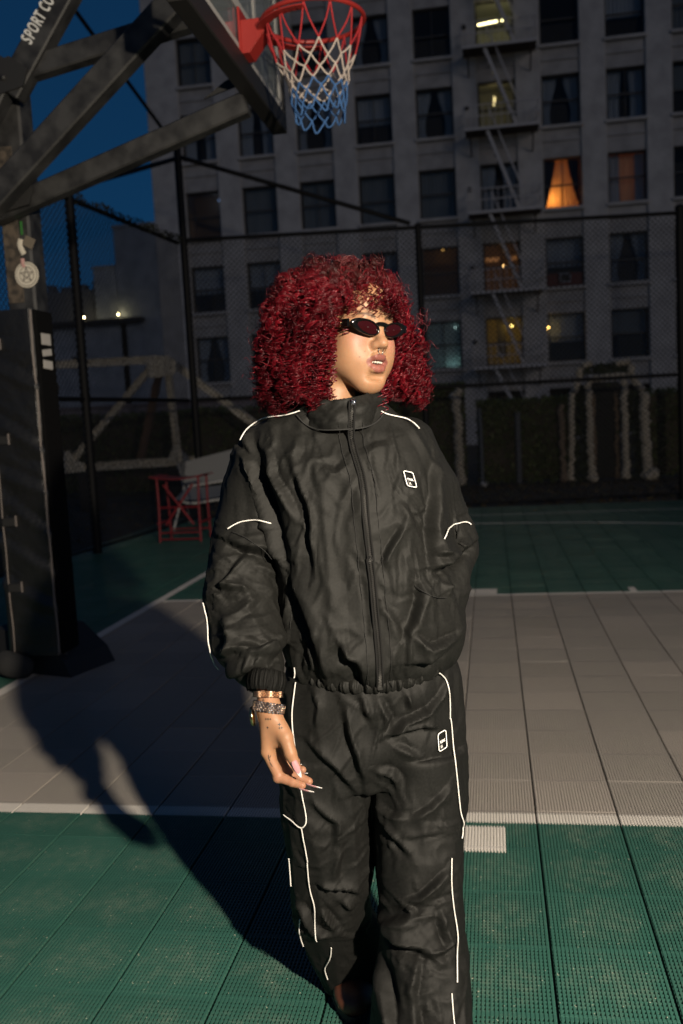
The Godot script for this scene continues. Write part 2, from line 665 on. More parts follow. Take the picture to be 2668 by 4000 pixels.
func hoop() -> void:
	var t := thing("basketball_goal", "black steel basketball goal with red rim, tricolour net and padded post", "basketball hoop", Vector3(-2.5, 0, -1.9))
	var o := Vector3(-2.5, 0, -1.9)
	var steel := black_steel()
	# post
	var g := Geo.new()
	g.cube(Vector3(-2.53, 1.6, -1.97) - o, Vector3(0.16, 3.15, 0.15), 0.012)
	obj("post", g, steel, t)
	# rust-brown bare face of the post seen above the pad
	g = Geo.new()
	g.cube(Vector3(-2.555, 2.42, -1.893) - o, Vector3(0.09, 0.80, 0.006), 0.002)
	var worn := mat("worn_paint", Color.WHITE, 0.8)
	grain(worn, noise_tex(22, 0.03, Color(0.022, 0.018, 0.014), Color(0.085, 0.066, 0.048), 256, 5, 1.8), 2.0)
	obj("worn_plate", g, worn, t)
	# lifting arms
	var arms := [
		[Vector3(-2.80, 2.62, -1.80), Vector3(-2.42, 3.19, -1.80), 0.13, "arm"],
		[Vector3(-2.42, 3.14, -1.82), Vector3(-1.30, 3.325, -1.82), 0.105, "arm"],
		[Vector3(-2.62, 2.455, -1.82), Vector3(-1.22, 2.872, -1.82), 0.105, "arm"],
		[Vector3(-2.60, 2.40, -1.64), Vector3(-1.36, 3.41, -1.64), 0.125, "strut"],
	]
	for a in arms:
		g = Geo.new()
		g.bar(a[0] - o, a[1] - o, a[2], a[2] * 0.8, Vector3(0, 0, 1), 0.008)
		obj(a[3], g, steel, t)
	# counterweight tube that leans up from the top of the post, with its lettering
	g = Geo.new()
	g.bar(Vector3(-2.44, 3.035, -1.80) - o, Vector3(-1.93, 3.71, -1.80) - o, 0.13, 0.10, Vector3(0, 0, 1), 0.008)
	var tube := obj("counterweight_tube", g, steel, t)
	var d := Vector3(0.51, 0.675, 0).normalized()
	var tm := text_mesh("SPORT COURT", 0.066)
	var word := obj("lettering", tm, mat("letter_white", Color(0.55, 0.55, 0.53), 0.6), tube)
	var z := Vector3(0, 0, 1)
	word.transform = Transform3D(Basis(d * 0.58, z.cross(d), z), Vector3(-2.205, 3.395, -1.747) - o)
	# gussets where the arms meet
	for p in [Vector3(-2.44, 3.10, -1.745), Vector3(-2.46, 2.53, -1.745), Vector3(-1.34, 3.34, -1.745), Vector3(-1.29, 2.87, -1.77)]:
		g = Geo.new()
		var poly := PackedVector2Array([Vector2(-0.11, -0.09), Vector2(0.10, -0.05), Vector2(0.13, 0.03), Vector2(0.04, 0.10), Vector2(-0.12, 0.07)])
		if p.x > -1.3:   # a small three-cornered plate on top of the lower arm
			poly = PackedVector2Array([Vector2(-0.13, 0.03), Vector2(0.05, 0.075), Vector2(0.05, 0.125), Vector2(-0.02, 0.10)])
		g.prism(Transform3D(Basis.IDENTITY, p - o), poly, 0.012)
		if p.x > -1.4:
			obj("gusset", g, mat("gusset_black", Color(0.012, 0.012, 0.012), 0.6), t)
			continue
		g.lathe(Transform3D(Basis(Vector3.RIGHT, PI / 2), p - o + Vector3(0, 0, 0.006)), [Vector2(0.001, 0.014), Vector2(0.014, 0.012), Vector2(0.016, 0.0)], 8)
		obj("gusset", g, mat("gusset_black", Color(0.012, 0.012, 0.012), 0.6), t)
	# pad round the post: vinyl cover, edge piping, lacing straps
	var vinyl := mat("vinyl", Color(0.0095, 0.0095, 0.0095), 0.36, 0.0, 0.5)
	bumps(vinyl, noise_tex(25, 0.012, Color.BLACK, Color.WHITE, 256, 4), 1.6)
	vinyl.uv1_triplanar = true
	vinyl.uv1_world_triplanar = true
	vinyl.uv1_scale = Vector3(1.2, 1.2, 1.2)
	var pts := PackedVector3Array()
	var rows := 90
	var sec := [Vector2(-0.21, 0.10), Vector2(-0.19, 0.115), Vector2(0.080, 0.115), Vector2(0.096, 0.100), Vector2(0.096, -0.02), Vector2(0.096, -0.11), Vector2(-0.19, -0.13), Vector2(-0.21, -0.11)]
	for j in rows + 1:
		var y := 0.12 + 1.86 * j / rows
		for k in 64:
			var f := k / 64.0 * 8.0
			var p: Vector2 = sec[int(f)].lerp(sec[(int(f) + 1) % 8], f - int(f))
			# slack diagonal wrinkles of the cover
			var s := 0.0
			for q in [[1.62, 0.5], [1.30, 0.7], [1.05, 0.45], [0.86, 0.8], [0.63, 0.6], [0.42, 0.5]]:
				var yy: float = y - q[0] + p.x * q[1]
				s += 0.011 * exp(-pow(yy / 0.035, 2.0)) - 0.008 * exp(-pow((yy - 0.05) / 0.03, 2.0))
			var taper := 1.0 - 0.02 * sin(y * 3.0)
			var dir := p.normalized()
			pts.append(Vector3(-2.55, y, -1.955) - o + Vector3(p.x * taper + dir.x * s, 0, p.y * taper + dir.y * s))
	g = Geo.new()
	g.grid(pts, 64, rows + 1, true, true)
	g.cube(Vector3(-2.60, 1.975, -1.96) - o, Vector3(0.29, 0.012, 0.21), 0.004)
	var pad := obj("post_pad", g, vinyl, t)
	# a panel of dull black webbing closes the pad's right-hand side
	g = Geo.new()
	g.cube(Vector3(-2.447, 1.05, -1.952) - o, Vector3(0.018, 1.85, 0.19), 0.006)
	obj("side_panel", g, mat("webbing_black", Color(0.0040, 0.0040, 0.0042), 0.95, 0.0, 0.2), pad)
	var pipe := mat("pad_piping", Color(0.16, 0.135, 0.12), 0.6)
	for e in [Vector2(0.090, 0.110), Vector2(-0.165, 0.117)]:
		g = Geo.new()
		var line := []
		for j in 14:
			line.append(Vector3(-2.55 + e.x + 0.003 * sin(j * 2.1), 0.14 + j * 0.141, -1.952 + e.y + 0.002 * cos(j * 1.7)) - o)
		g.tube(spline(line, 3), 0.0055 if e.x > -0.1 else 0.004, 6)
		obj("piping", g, pipe, pad)
	for y in [1.80, 1.30, 0.86, 0.50]:
		g = Geo.new()
		g.cube(Vector3(-2.680, y, -1.832) - o, Vector3(0.075, 0.045, 0.012), 0.003)
		obj("strap", g, mat("strap_black", Color(0.008, 0.008, 0.008), 0.8), pad)
		g = Geo.new()
		g.cube(Vector3(-2.637, y + 0.005, -1.830) - o, Vector3(0.008, 0.06, 0.012), 0.002)
		obj("buckle", g, mat("buckle_grey", Color(0.13, 0.11, 0.10), 0.5), pad)
	# stickers on post and pad
	g = Geo.new()
	g.lathe(Transform3D(Basis(Vector3.RIGHT, PI / 2), Vector3(-2.483, 2.16, -1.889) - o), [Vector2(0.001, 0.002), Vector2(0.066, 0.002), Vector2(0.067, 0.0)], 28)
	var st := obj("round_sticker", g, mat("sticker_white", Color(0.50, 0.46, 0.38), 0.7), t)
	g = Geo.new()
	for r in [0.058, 0.040]:
		g.tube(ring(Vector3(-2.483, 2.16, -1.8865) - o, Vector3(r, 0, 0), Vector3(0, r, 0), 30), 0.0018, 4, false)
	for k in 5:
		var a := TAU * k / 5 + PI / 2
		var a2 := a + TAU * 2 / 5
		g.bar(Vector3(-2.483 + cos(a) * 0.038, 2.16 + sin(a) * 0.038, -1.8865) - o, Vector3(-2.483 + cos(a2) * 0.038, 2.16 + sin(a2) * 0.038, -1.8865) - o, 0.004, 0.002, Vector3(0, 0, 1))
	obj("sticker_print", g, mat("sticker_ink", Color(0.10, 0.09, 0.08), 0.7), st)
	g = Geo.new()
	g.tube(spline([Vector3(-2.50, 2.345, -1.887) - o, Vector3(-2.507, 2.315, -1.886) - o, Vector3(-2.497, 2.285, -1.886) - o, Vector3(-2.488, 2.265, -1.887) - o], 5), 0.015, 8, true, 0.25)
	obj("torn_sticker", g, mat("sticker_white", Color(0.50, 0.46, 0.38), 0.7), t)
	g = Geo.new()
	g.box(Transform3D(Basis(Vector3(0, 0, 1), -0.5), Vector3(-2.455, 2.325, -1.887) - o), Vector3(0.06, 0.055, 0.003), 0.001)
	obj("torn_sticker", g, mat("sticker_brown", Color(0.12, 0.10, 0.075), 0.8), t)
	g = Geo.new()
	g.tube(spline([Vector3(-2.50, 2.245, -1.887) - o, Vector3(-2.498, 2.215, -1.887) - o, Vector3(-2.49, 2.20, -1.887) - o], 4), 0.011, 8, true, 0.25)
	obj("torn_sticker", g, mat("sticker_pink", Color(0.42, 0.24, 0.22), 0.8), t)
	g = Geo.new()
	g.cube(Vector3(-2.49, 2.40, -1.888) - o, Vector3(0.012, 0.07, 0.003))
	obj("green_tag", g, mat("tag_green", Color(0.02, 0.13, 0.02), 0.8), t)
	# white marks on the side of the pad
	var side := Basis(Vector3.UP, PI / 2)
	for q in [[1.835, 0.060, 0.0], [1.765, 0.035, 0.12], [1.70, 0.045, -0.05]]:
		g = Geo.new()
		g.box(Transform3D(side * Basis(Vector3(0, 0, 1), q[2]), Vector3(-2.434, q[0] - 0.01, -1.945) - o), Vector3(0.10, q[1], 0.004), 0.001)
		obj("white_sticker", g, mat("sticker_pale", Color(0.40, 0.38, 0.35), 0.6), pad)
	# foot of the stand: a low wedge and its ballast bag
	g = Geo.new()
	g.prism(Transform3D(Basis(Vector3.UP, -0.3), Vector3(-2.60, 0.05, -2.08) - o), PackedVector2Array([Vector2(-0.35, -0.05), Vector2(0.27, -0.05), Vector2(0.22, 0.04), Vector2(0.05, 0.17), Vector2(-0.30, 0.19)]), 0.36)
	obj("base", g, mat("base_black", Color(0.008, 0.008, 0.009), 0.7), t)
	g = Geo.new()
	g.tube(spline([Vector3(-2.80, 0.10, -1.84) - o, Vector3(-2.72, 0.08, -1.80) - o, Vector3(-2.62, 0.05, -1.84) - o], 5), [0.05, 0.06, 0.065, 0.068, 0.07, 0.07, 0.07, 0.065, 0.06, 0.05, 0.03], 10, true, 0.8)
	obj("ballast_bag", g, mat("bag_black", Color(0.02, 0.02, 0.02), 0.9), t)
	g = Geo.new()
	g.tube(PackedVector3Array([Vector3(-2.80, 0.02, -1.72) - o, Vector3(-2.80, 0.20, -1.72) - o]), 0.022, 10)
	obj("base_bolt", g, mat("bolt_pale", Color(0.4, 0.33, 0.26), 0.5), t)
	# backboard: clear sheet in a black frame, white lines, seen from beside
	var bx := -1.20
	var zc := -1.60
	g = Geo.new()
	g.cube(Vector3(bx, 2.955, zc) - o, Vector3(0.085, 0.10, 1.70), 0.006)
	g.cube(Vector3(bx, 3.985, zc) - o, Vector3(0.085, 0.05, 1.70), 0.006)
	for s in [-1.0, 1.0]:
		g.cube(Vector3(bx, 3.48, zc + s * 0.825) - o, Vector3(0.085, 0.96, 0.05), 0.006)
	var bb := obj("backboard", g, mat("frame_black", Color(0.014, 0.013, 0.012), 0.5), t)
	g = Geo.new()
	g.cube(Vector3(bx + 0.02, 3.48, zc) - o, Vector3(0.010, 0.956, 1.598))
	var pane := StandardMaterial3D.new()
	pane.albedo_color = Color(0.85, 0.9, 0.9, 0.10)
	pane.transparency = BaseMaterial3D.TRANSPARENCY_ALPHA
	pane.roughness = 0.06
	obj("clear_sheet", g, pane, bb)
	g = Geo.new()
	for s in [-1.0, 1.0]:
		g.cube(Vector3(bx + 0.028, 3.48, zc + s * 0.775) - o, Vector3(0.004, 0.95, 0.05))
		g.cube(Vector3(bx + 0.028, 3.43, zc + s * 0.28) - o, Vector3(0.004, 0.42, 0.045))
		g.cube(Vector3(bx + 0.028, 3.43 + s * 0.21, zc) - o, Vector3(0.004, 0.045, 0.60))
	g.cube(Vector3(bx + 0.028, 3.03, zc) - o, Vector3(0.004, 0.025, 1.55))
	obj("white_lines", g, mat("board_white", Color(0.35, 0.34, 0.32), 0.6), bb)
	# rim
	var red := mat("rim_red", Color(0.29, 0.022, 0.017), 0.42, 0.0, 0.5)
	var rc := Vector3(-0.835, 3.125, -1.60)
	g = Geo.new()
	g.cube(Vector3(-1.165, 3.10, -1.60) - o, Vector3(0.012, 0.20, 0.15), 0.004)
	g.prism(Transform3D(Basis.IDENTITY, Vector3(-1.16, 3.10, -1.545) - o), PackedVector2Array([Vector2(0, -0.10), Vector2(0.03, -0.10), Vector2(0.115, 0.0), Vector2(0.115, 0.04), Vector2(0, 0.04)]), 0.010)
	g.prism(Transform3D(Basis.IDENTITY, Vector3(-1.16, 3.10, -1.655) - o), PackedVector2Array([Vector2(0, -0.10), Vector2(0.03, -0.10), Vector2(0.115, 0.0), Vector2(0.115, 0.04), Vector2(0, 0.04)]), 0.010)
	g.quad(Vector3(-1.16, 3.0, -1.55) - o, Vector3(-1.16, 3.0, -1.65) - o, Vector3(-1.13, 3.0, -1.65) - o, Vector3(-1.13, 3.0, -1.55) - o)
	g.bar(Vector3(-1.13, 3.0, -1.60) - o, Vector3(-1.045, 3.10, -1.60) - o, 0.005, 0.11, Vector3(0, 0, 1))
	g.cube(Vector3(-1.10, 3.142, -1.60) - o, Vector3(0.12, 0.006, 0.12), 0.002)
	g.lathe(Transform3D(Basis(Vector3.RIGHT, PI / 2), Vector3(-1.072, 3.11, -1.539) - o), [Vector2(0.001, 0.012), Vector2(0.015, 0.011), Vector2(0.017, 0.0)], 14)
	obj("rim_bracket", g, red, t)
	g = Geo.new()
	g.tube(ring(rc - o, Vector3(0.232, 0, 0), Vector3(0, 0, 0.232), 56), 0.0105, 10, false)
	# stiffening plate under the rear half of the rim
	var under := PackedVector3Array()
	for i in 25:
		var a := PI * 0.5 + PI * i / 24.0
		under.append(rc - o + Vector3(cos(a) * 0.232, -0.030, sin(a) * 0.232))
	for i in 24:
		g.bar(under[i], under[i + 1] + (under[i + 1] - under[i]) * 0.1, 0.006, 0.045, Vector3(0, 1, 0).cross(under[i + 1] - under[i]))
	obj("rim", g, red, t)
	# net: twelve loops, red above, white, blue below
	var cols := [mat("cord_red", Color(0.36, 0.016, 0.020), 0.75), mat("cord_white", Color(0.48, 0.41, 0.36), 0.8), mat("cord_blue", Color(0.040, 0.12, 0.30), 0.8)]
	var nets := [Geo.new(), Geo.new(), Geo.new()]
	var lv := [[0.0, 0.226, 0], [0.165, 0.172, 1], [0.212, 0.150, 1], [0.258, 0.138, 1], [0.302, 0.130, 2], [0.345, 0.126, 2], [0.392, 0.118, 2]]
	var nr := RandomNumberGenerator.new()
	nr.seed = 5
	var knots := []
	for q in lv.size():
		var row := []
		for k in 12:
			var a := TAU * (k + 0.5 * (q % 2)) / 12
			var r: float = lv[q][1] * (1.0 if q == 0 else nr.randf_range(0.95, 1.05))
			var sway := 0.0 if q == 0 else nr.randf_range(-0.012, 0.012) + 0.022 * sin(a + 0.6)
			row.append(rc - o + Vector3(cos(a) * r + 0.03 * lv[q][0], -lv[q][0] + sway, sin(a) * r))
		knots.append(row)
	for q in lv.size() - 1:
		var c: int = lv[q][2]
		for k in 12:
			var p: Vector3 = knots[q][k]
			for s in ([0, -1] if q % 2 == 0 else [0, 1]):
				var to: Vector3 = knots[q + 1][(k + s + 12) % 12]
				var mid := (p + to) * 0.5 + Vector3(0, -0.005, 0)
				if q == 0:   # two cords hang almost straight from each hook before they part
					mid = Vector3(lerpf(p.x, to.x, 0.36), (p.y + to.y) * 0.5, lerpf(p.z, to.z, 0.36))
				nets[c].tube(spline([p, mid, to], 3), 0.0042, 6)
	for k in 12:   # hanging tail loops
		var e: Vector3 = knots[6][k]
		var f: Vector3 = knots[6][(k + 1) % 12]
		nets[2].tube(spline([e, e.lerp(f, 0.25) + Vector3(0, -0.032 - 0.012 * (k % 3), 0), e.lerp(f, 0.7) + Vector3(0, -0.028, 0), f], 4), 0.0042, 6)
	for i in 3:
		obj(["red_cords", "white_cords", "blue_cords"][i], nets[i], cols[i], t)


# ================================================================ chain-link fences
func link_mesh(a: Vector3, b: Vector3, top_a: float, top_b: float, skip := 0.05) -> Geo:
	# two families of slanting wires between the rails; the wires bend round each other at every crossing
	var g := Geo.new()
	var run := Vector3(b.x - a.x, 0, b.z - a.z)
	var wide := run.length()
	var x := run.normalized()
	var nrm := x.cross(Vector3.UP)
	var pitch := 0.072
	for s in [1.0, -1.0]:
		var k := -6.0
		while k < wide + 6.0:
			var from := Vector2(k, 0.0)
			var p := []
			for e in 2:
				var u := 0.0
				var h := 0.0
				if e == 0:
					u = clampf(k, 0.0, wide)
					h = (u - k) * s
				else:
					var top := minf(top_a, top_b)
					u = clampf(k + s * top, 0.0, wide)
					h = (u - k) * s
				p.append(Vector2(u, h))
			if p[0].y >= 0.0 and p[1].y > p[0].y + 0.02:
				var q0: Vector3 = a + x * p[0].x + Vector3.UP * (p[0].y + skip) + nrm * 0.002 * s
				var q1: Vector3 = a + x * p[1].x + Vector3.UP * (p[1].y + skip) + nrm * 0.002 * s
				g.tube(PackedVector3Array([q0, q1]), 0.0050, 3, false)
			k += pitch
	return g


func fence_panel(t: Node3D, a: Vector3, b: Vector3, high: float) -> void:
	var o := t.position
	var black := mat("fence_black", Color(0.0035, 0.0035, 0.0038), 0.6, 0.0, 0.3)
	var wire := mat("fence_wire", Color(0.010, 0.010, 0.010), 0.6)
	obj("wire_mesh", link_mesh(a - o, b - o, high - 0.08, high - 0.08), wire, t).set_meta("kind", "stuff")
	for y in [high, 1.66, 0.06]:
		var g := Geo.new()
		g.tube(PackedVector3Array([a - o + Vector3(0, y, 0), b - o + Vector3(0, y, 0)]), 0.026 if y > 0.1 else 0.012, 10)
		obj("rail", g, black, t)


func fence_post(t: Node3D, p: Vector3, high: float, r := 0.042) -> void:
	var g := Geo.new()
	g.tube(PackedVector3Array([p - t.position + Vector3(0, -0.04, 0), p - t.position + Vector3(0, high, 0)]), r, 12)
	g.ball(p - t.position + Vector3(0, high, 0), Vector3(r, r * 0.8, r) * 1.15, 12, 6)
	obj("post", g, mat("fence_black", Color(0.0035, 0.0035, 0.0038), 0.6, 0.0, 0.3), t)


func fences() -> void:
	var corner := Vector3(-4.06, 0, -9.30)
	var p3 := Vector3(-0.97, 0, -9.78)
	var p4 := Vector3(2.46, 0, -10.30)
	var p5 := Vector3(5.9, 0, -10.8)
	var p1 := Vector3(-4.36, 0, -6.55)
	var p0 := Vector3(-4.65, 0, -3.6)
	var black := mat("fence_black", Color(0.0035, 0.0035, 0.0038), 0.6, 0.0, 0.3)
	var t := thing("chain_link_fence", "tall black chain-link fence along the far edge of the court", "fence", corner)
	fence_panel(t, corner, p3, 3.78)
	fence_panel(t, p3, p4, 3.78)
	fence_panel(t, p4, p5, 3.78)
	fence_post(t, p3, 3.80)
	fence_post(t, p4, 3.84, 0.06)
	fence_post(t, p5, 3.80)
	fence_post(t, corner, 5.02, 0.052)
	for q in [[Vector3(corner.x, 4.86, corner.z), Vector3(p3.x - 0.1, 3.84, p3.z)]]:
		var g := Geo.new()
		g.tube(PackedVector3Array([q[0] - t.position, q[1] - t.position]), 0.03, 10)
		obj("brace", g, black, t)
	t = thing("chain_link_fence", "black chain-link fence along the left side, behind the padded goal post", "fence", p1)
	fence_panel(t, p1, corner + Vector3(-0.06, 0, 0.06), 3.74)
	fence_panel(t, p0, p1, 3.74)
	fence_post(t, p1, 3.90, 0.052)
	fence_post(t, p0, 3.80)
	var g2 := Geo.new()
	g2.tube(PackedVector3Array([p1 + Vector3(0, 3.84, 0) - t.position, corner + Vector3(0, 4.84, 0) - t.position]), 0.03, 10)
	obj("brace", g2, black, t)
	# a stay cable that runs up from the raised corner post
	g2 = Geo.new()
	g2.tube(PackedVector3Array([corner + Vector3(-0.02, 5.0, 0.05) - t.position, Vector3(-4.12, 5.75, -5.6) - t.position]), 0.022, 8)
	obj("stay", g2, black, t)
	# creeper stems along the side rail
	g2 = Geo.new()
	for i in 420:
		var k := rng.randf()
		var p := p1.lerp(corner, k) + Vector3(rng.randf_range(-0.03, 0.03), 3.74 + rng.randf_range(-0.04, 0.07), 0) - t.position
		var b := Basis(Vector3.UP, rng.randf() * TAU) * Basis(Vector3.RIGHT, rng.randf_range(-1.2, 1.2))
		g2.quad(p, p + b * Vector3(0.02, 0.006, 0.0), p + b * Vector3(0.026, 0.03, 0.006), p + b * Vector3(0.0, 0.034, 0.0))
	var cr := obj("dry_creeper", g2, mat("creeper", Color(0.012, 0.014, 0.008), 0.9))
	tag(cr, "thin dry creeper clinging to the sloping top rail of the side fence", "creeper")
	cr.position = t.position


# ================================================================ the hotel across the way
func masonry(called: String, seed_: int, lo: Color, hi: Color) -> StandardMaterial3D:
	var m := mat(called, Color.WHITE, 0.9)
	grain(m, noise_tex(seed_, 0.02, lo, hi, 256, 5, 1.5), 0.22)
	bumps(m, noise_tex(seed_ + 1, 0.15, Color.BLACK, Color.WHITE, 128, 3), 1.0)
	return m


func curtain_shape(w: float, h: float, folds: int, gather: float, side: float, straight := false) -> Geo:
	# a hanging curtain; gather > 0 pulls its lower part to one side
	var pts := PackedVector3Array()
	var nu := folds * 6 + 1
	for j in 13:
		var v := j / 12.0
		var pull := gather * smoothstep(0.0, 0.75, v) * (1.0 if v < 0.8 else 1.0 - (v - 0.8) * 1.2)
		if straight:
			pull = gather * pow(v, 1.2)
		for i in nu:
			var u := float(i) / (nu - 1)
			var x := (u * (1.0 - pull)) * w
			pts.append(Vector3((x if side < 0 else w - x), h * (1.0 - v), 0.022 * sin(u * folds * TAU) + 0.01 * sin(u * 17.0 + v * 3.0)))
	var g := Geo.new()
	g.grid(pts, nu, 13, false, true)
	return g


func hotel() -> void:
	var z := -34.0
	var wall := masonry("hotel_wall", 31, Color(0.33, 0.325, 0.315), Color(0.42, 0.415, 0.40))
	var panel := masonry("hotel_panel", 33, Color(0.265, 0.26, 0.252), Color(0.35, 0.345, 0.335))
	var trim := masonry("hotel_trim", 35, Color(0.32, 0.31, 0.30), Color(0.42, 0.41, 0.39))
	var frame := mat("sash_dark", Color(0.035, 0.034, 0.033), 0.6)
	var t := thing("hotel", "tall pale hotel with rows of dark sash windows across from the court", "building", Vector3(0, 0, z))
	var pitch := 2.37
	var x0 := -12.03
	var cols := 11
	var sills := [0.15, 3.02, 5.87, 8.83, 11.86, 14.80, 17.75, 20.7]
	var tall := 1.86
	var wide := 1.43
	var left := -13.38
	var right := x0 + cols * pitch + 0.2
	var top := 24.6
	var deep := 0.34
	# piers between the windows, each of full height and a little proud
	for c in cols + 1:
		var a := left if c == 0 else x0 + (c - 1) * pitch + wide
		var b := x0 + c * pitch if c < cols else right
		var g := Geo.new()
		g.cube(Vector3((a + b) / 2, top / 2 - 0.2, -deep / 2), Vector3(b - a, top + 0.4, deep), 0.02)
		obj("pier", g, wall, t)
	# wall panels, sills and ledges between the storeys
	for c in cols:
		var xm := x0 + c * pitch + wide / 2
		for s in sills.size():
			var low: float = -0.3 if s == 0 else sills[s - 1] + tall
			var g := Geo.new()
			g.cube(Vector3(xm, (low + sills[s]) / 2, -deep / 2 - 0.05), Vector3(wide - 0.004, sills[s] - low, deep - 0.06))
			g.cube(Vector3(xm, sills[s] - 0.55, -0.085), Vector3(wide - 0.006, 0.07, 0.11), 0.01)
			obj("spandrel", g, panel, t)
			g = Geo.new()
			g.cube(Vector3(xm, sills[s] - 0.06, -0.03), Vector3(wide + 0.14, 0.12, 0.20), 0.015)
			obj("sill", g, trim, t)
	var g1 := Geo.new()
	g1.cube(Vector3((left + right) / 2, top - 0.6, -deep / 2 - 0.05), Vector3(right - left - 0.01, 2.2, deep - 0.08))
	obj("parapet", g1, wall, t)
	g1 = Geo.new()
	g1.cube(Vector3(left + 0.1, top / 2, -7.0), Vector3(0.2, top, 13.2))
	g1.cube(Vector3((left + right) / 2, top / 2, -13.7), Vector3(right - left, top, 0.2))
	g1.cube(Vector3(right - 0.1, top / 2, -7.0), Vector3(0.2, top, 13.2))
	g1.cube(Vector3((left + right) / 2, top - 0.1, -7.0), Vector3(right - left - 0.5, 0.2, 13.2))
	obj("side_walls", g1, wall, t)
	# windows
	var glass := StandardMaterial3D.new()
	glass.albedo_color = Color(0.05, 0.06, 0.07, 0.05)
	glass.transparency = BaseMaterial3D.TRANSPARENCY_ALPHA
	glass.roughness = 0.05
	glass.metallic_specular = 0.30
	var dark := mat("room_plaster", Color(0.17, 0.16, 0.145), 0.9)
	var room_mats := {
		"amber": mat("room_amber", Color(0.42, 0.26, 0.14), 0.9), "yellow": mat("room_yellow", Color(0.42, 0.34, 0.13), 0.9),
		"brown": mat("room_brown", Color(0.30, 0.20, 0.11), 0.9), "grey": mat("room_grey", Color(0.30, 0.31, 0.27), 0.9),
	}
	var drape := mat("drape", Color(0.23, 0.27, 0.31), 0.9)
	drape.backlight_enabled = true
	drape.backlight = lin(0.10, 0.12, 0.13)
	var amber_drape := mat("amber_drape", Color(0.50, 0.33, 0.20), 0.9)
	amber_drape.backlight_enabled = true
	amber_drape.backlight = lin(0.55, 0.36, 0.22)
	var blind := mat("blind", Color(0.10, 0.12, 0.13), 0.8)
	var frost := mat("frosted", Color(0.30, 0.37, 0.36), 0.5)
	frost.backlight_enabled = true
	frost.backlight = lin(0.6, 0.7, 0.7)
	# what each lit window holds: [column, storey] -> look
	var lit := {Vector2i(5, 5): "tube", Vector2i(5, 4): "lamp_dim", Vector2i(5, 2): "warm", Vector2i(6, 3): "amber", Vector2i(7, 3): "amber_strip", Vector2i(5, 1): "yellow", Vector2i(4, 1): "frost", Vector2i(4, 2): "brown", Vector2i(0, 3): "dim"}
	var pick := RandomNumberGenerator.new()
	pick.seed = 19
	for c in cols:
		for s in range(0, sills.size() - 1):
			if s == 0 or s == 7:
				continue
			var a := x0 + c * pitch
			var y: float = sills[s]
			var w := Node3D.new()
			w.name = "window"
			t.add_child(w, true)
			w.position = Vector3(a, y, -0.26)
			var g := Geo.new()
			for q in [[wide / 2, 0.03, wide, 0.06], [wide / 2, tall - 0.03, wide, 0.06], [0.035, tall / 2, 0.07, tall - 0.12], [wide - 0.035, tall / 2, 0.07, tall - 0.12]]:
				g.cube(Vector3(q[0], q[1], 0), Vector3(q[2] - 0.004, q[3] - 0.002, 0.09))
			obj("frame", g, frame, w)
			var mid := tall * (0.5 if (c + s) % 3 else 0.46)
			g = Geo.new()
			g.cube(Vector3(wide / 2, mid, 0.01), Vector3(wide - 0.14, 0.06, 0.05))
			if (c * 3 + s) % 4 == 1:
				g.cube(Vector3(wide / 2, tall / 2, 0.0), Vector3(0.03, tall - 0.12, 0.03))
			obj("sash_rail", g, frame, w)
			g = Geo.new()
			g.cube(Vector3(wide / 2, tall / 2, -0.03), Vector3(wide - 0.14, tall - 0.12, 0.006))
			obj("pane", g, glass, w)
			var look: String = lit.get(Vector2i(c, s), "")
			# the room behind the glass
			var room: Material = dark
			if look in ["amber", "amber_strip"]:
				room = room_mats.amber
			elif look in ["yellow"]:
				room = room_mats.yellow
			elif look in ["warm", "brown", "dim"]:
				room = room_mats.brown
			elif look in ["tube", "lamp_dim", "frost"]:
				room = room_mats.grey
			g = Geo.new()
			var d := 2.0 if look else 3.6
			var x1 := -0.35
			var x2 := wide + 0.35
			var y1 := -0.5
			var y2 := tall + 0.35
			g.cube(Vector3(wide / 2, tall / 2, -0.12 - d), Vector3(x2 - x1, y2 - y1, 0.05))
			g.cube(Vector3(x1, tall / 2, -0.12 - d / 2), Vector3(0.05, y2 - y1, d))
			g.cube(Vector3(x2, tall / 2, -0.12 - d / 2), Vector3(0.05, y2 - y1, d))
			g.cube(Vector3(wide / 2, y1, -0.12 - d / 2), Vector3(x2 - x1, 0.05, d))
			g.cube(Vector3(wide / 2, y2, -0.12 - d / 2), Vector3(x2 - x1, 0.05, d))
			obj("room", g, room, w)
			# curtains and blinds
			if look == "amber":
				for sd in [-1.0, 1.0]:
					var cw := curtain_shape(0.70, tall - 0.1, 6, 0.12, sd)
					var o := obj("curtain", cw, amber_drape, w)
					o.position = Vector3(0.05 if sd < 0 else wide - 0.75, 0.05, -0.24)
					# dark over-curtain that hangs across the upper corner
					var over := obj("curtain", curtain_shape(0.44, tall - 0.08, 4, 0.92, sd, true), mat("over_drape", Color(0.012, 0.008, 0.006), 0.9), w)
					over.position = Vector3(0.05 if sd < 0 else wide - 0.51, 0.04, -0.12)
			elif look == "amber_strip":
				var o := obj("curtain", curtain_shape(0.72, tall - 0.1, 6, 0.0, -1), amber_drape, w)
				o.position = Vector3(0.40, 0.05, -0.25)
				for sd in [-1.0, 1.0]:
					var o2 := obj("curtain", curtain_shape(0.42, tall - 0.1, 4, 0.0, sd), drape, w)
					o2.position = Vector3(0.05 if sd < 0 else wide - 0.40, 0.05, -0.17)
			elif look == "frost":
				g = Geo.new()
				g.cube(Vector3(wide / 2, tall / 2, -0.08), Vector3(wide - 0.12, tall - 0.1, 0.004))
				obj("frosted_sheet", g, frost, w)
			elif look == "":
				var r := pick.randi_range(0, 5)
				if s >= 3 and c in [1, 2, 3, 4, 6, 7]:
					r = [0, 1, 0, 3, 0, 0, 0, 1][c] if s == 4 else 2 if s == 3 else r
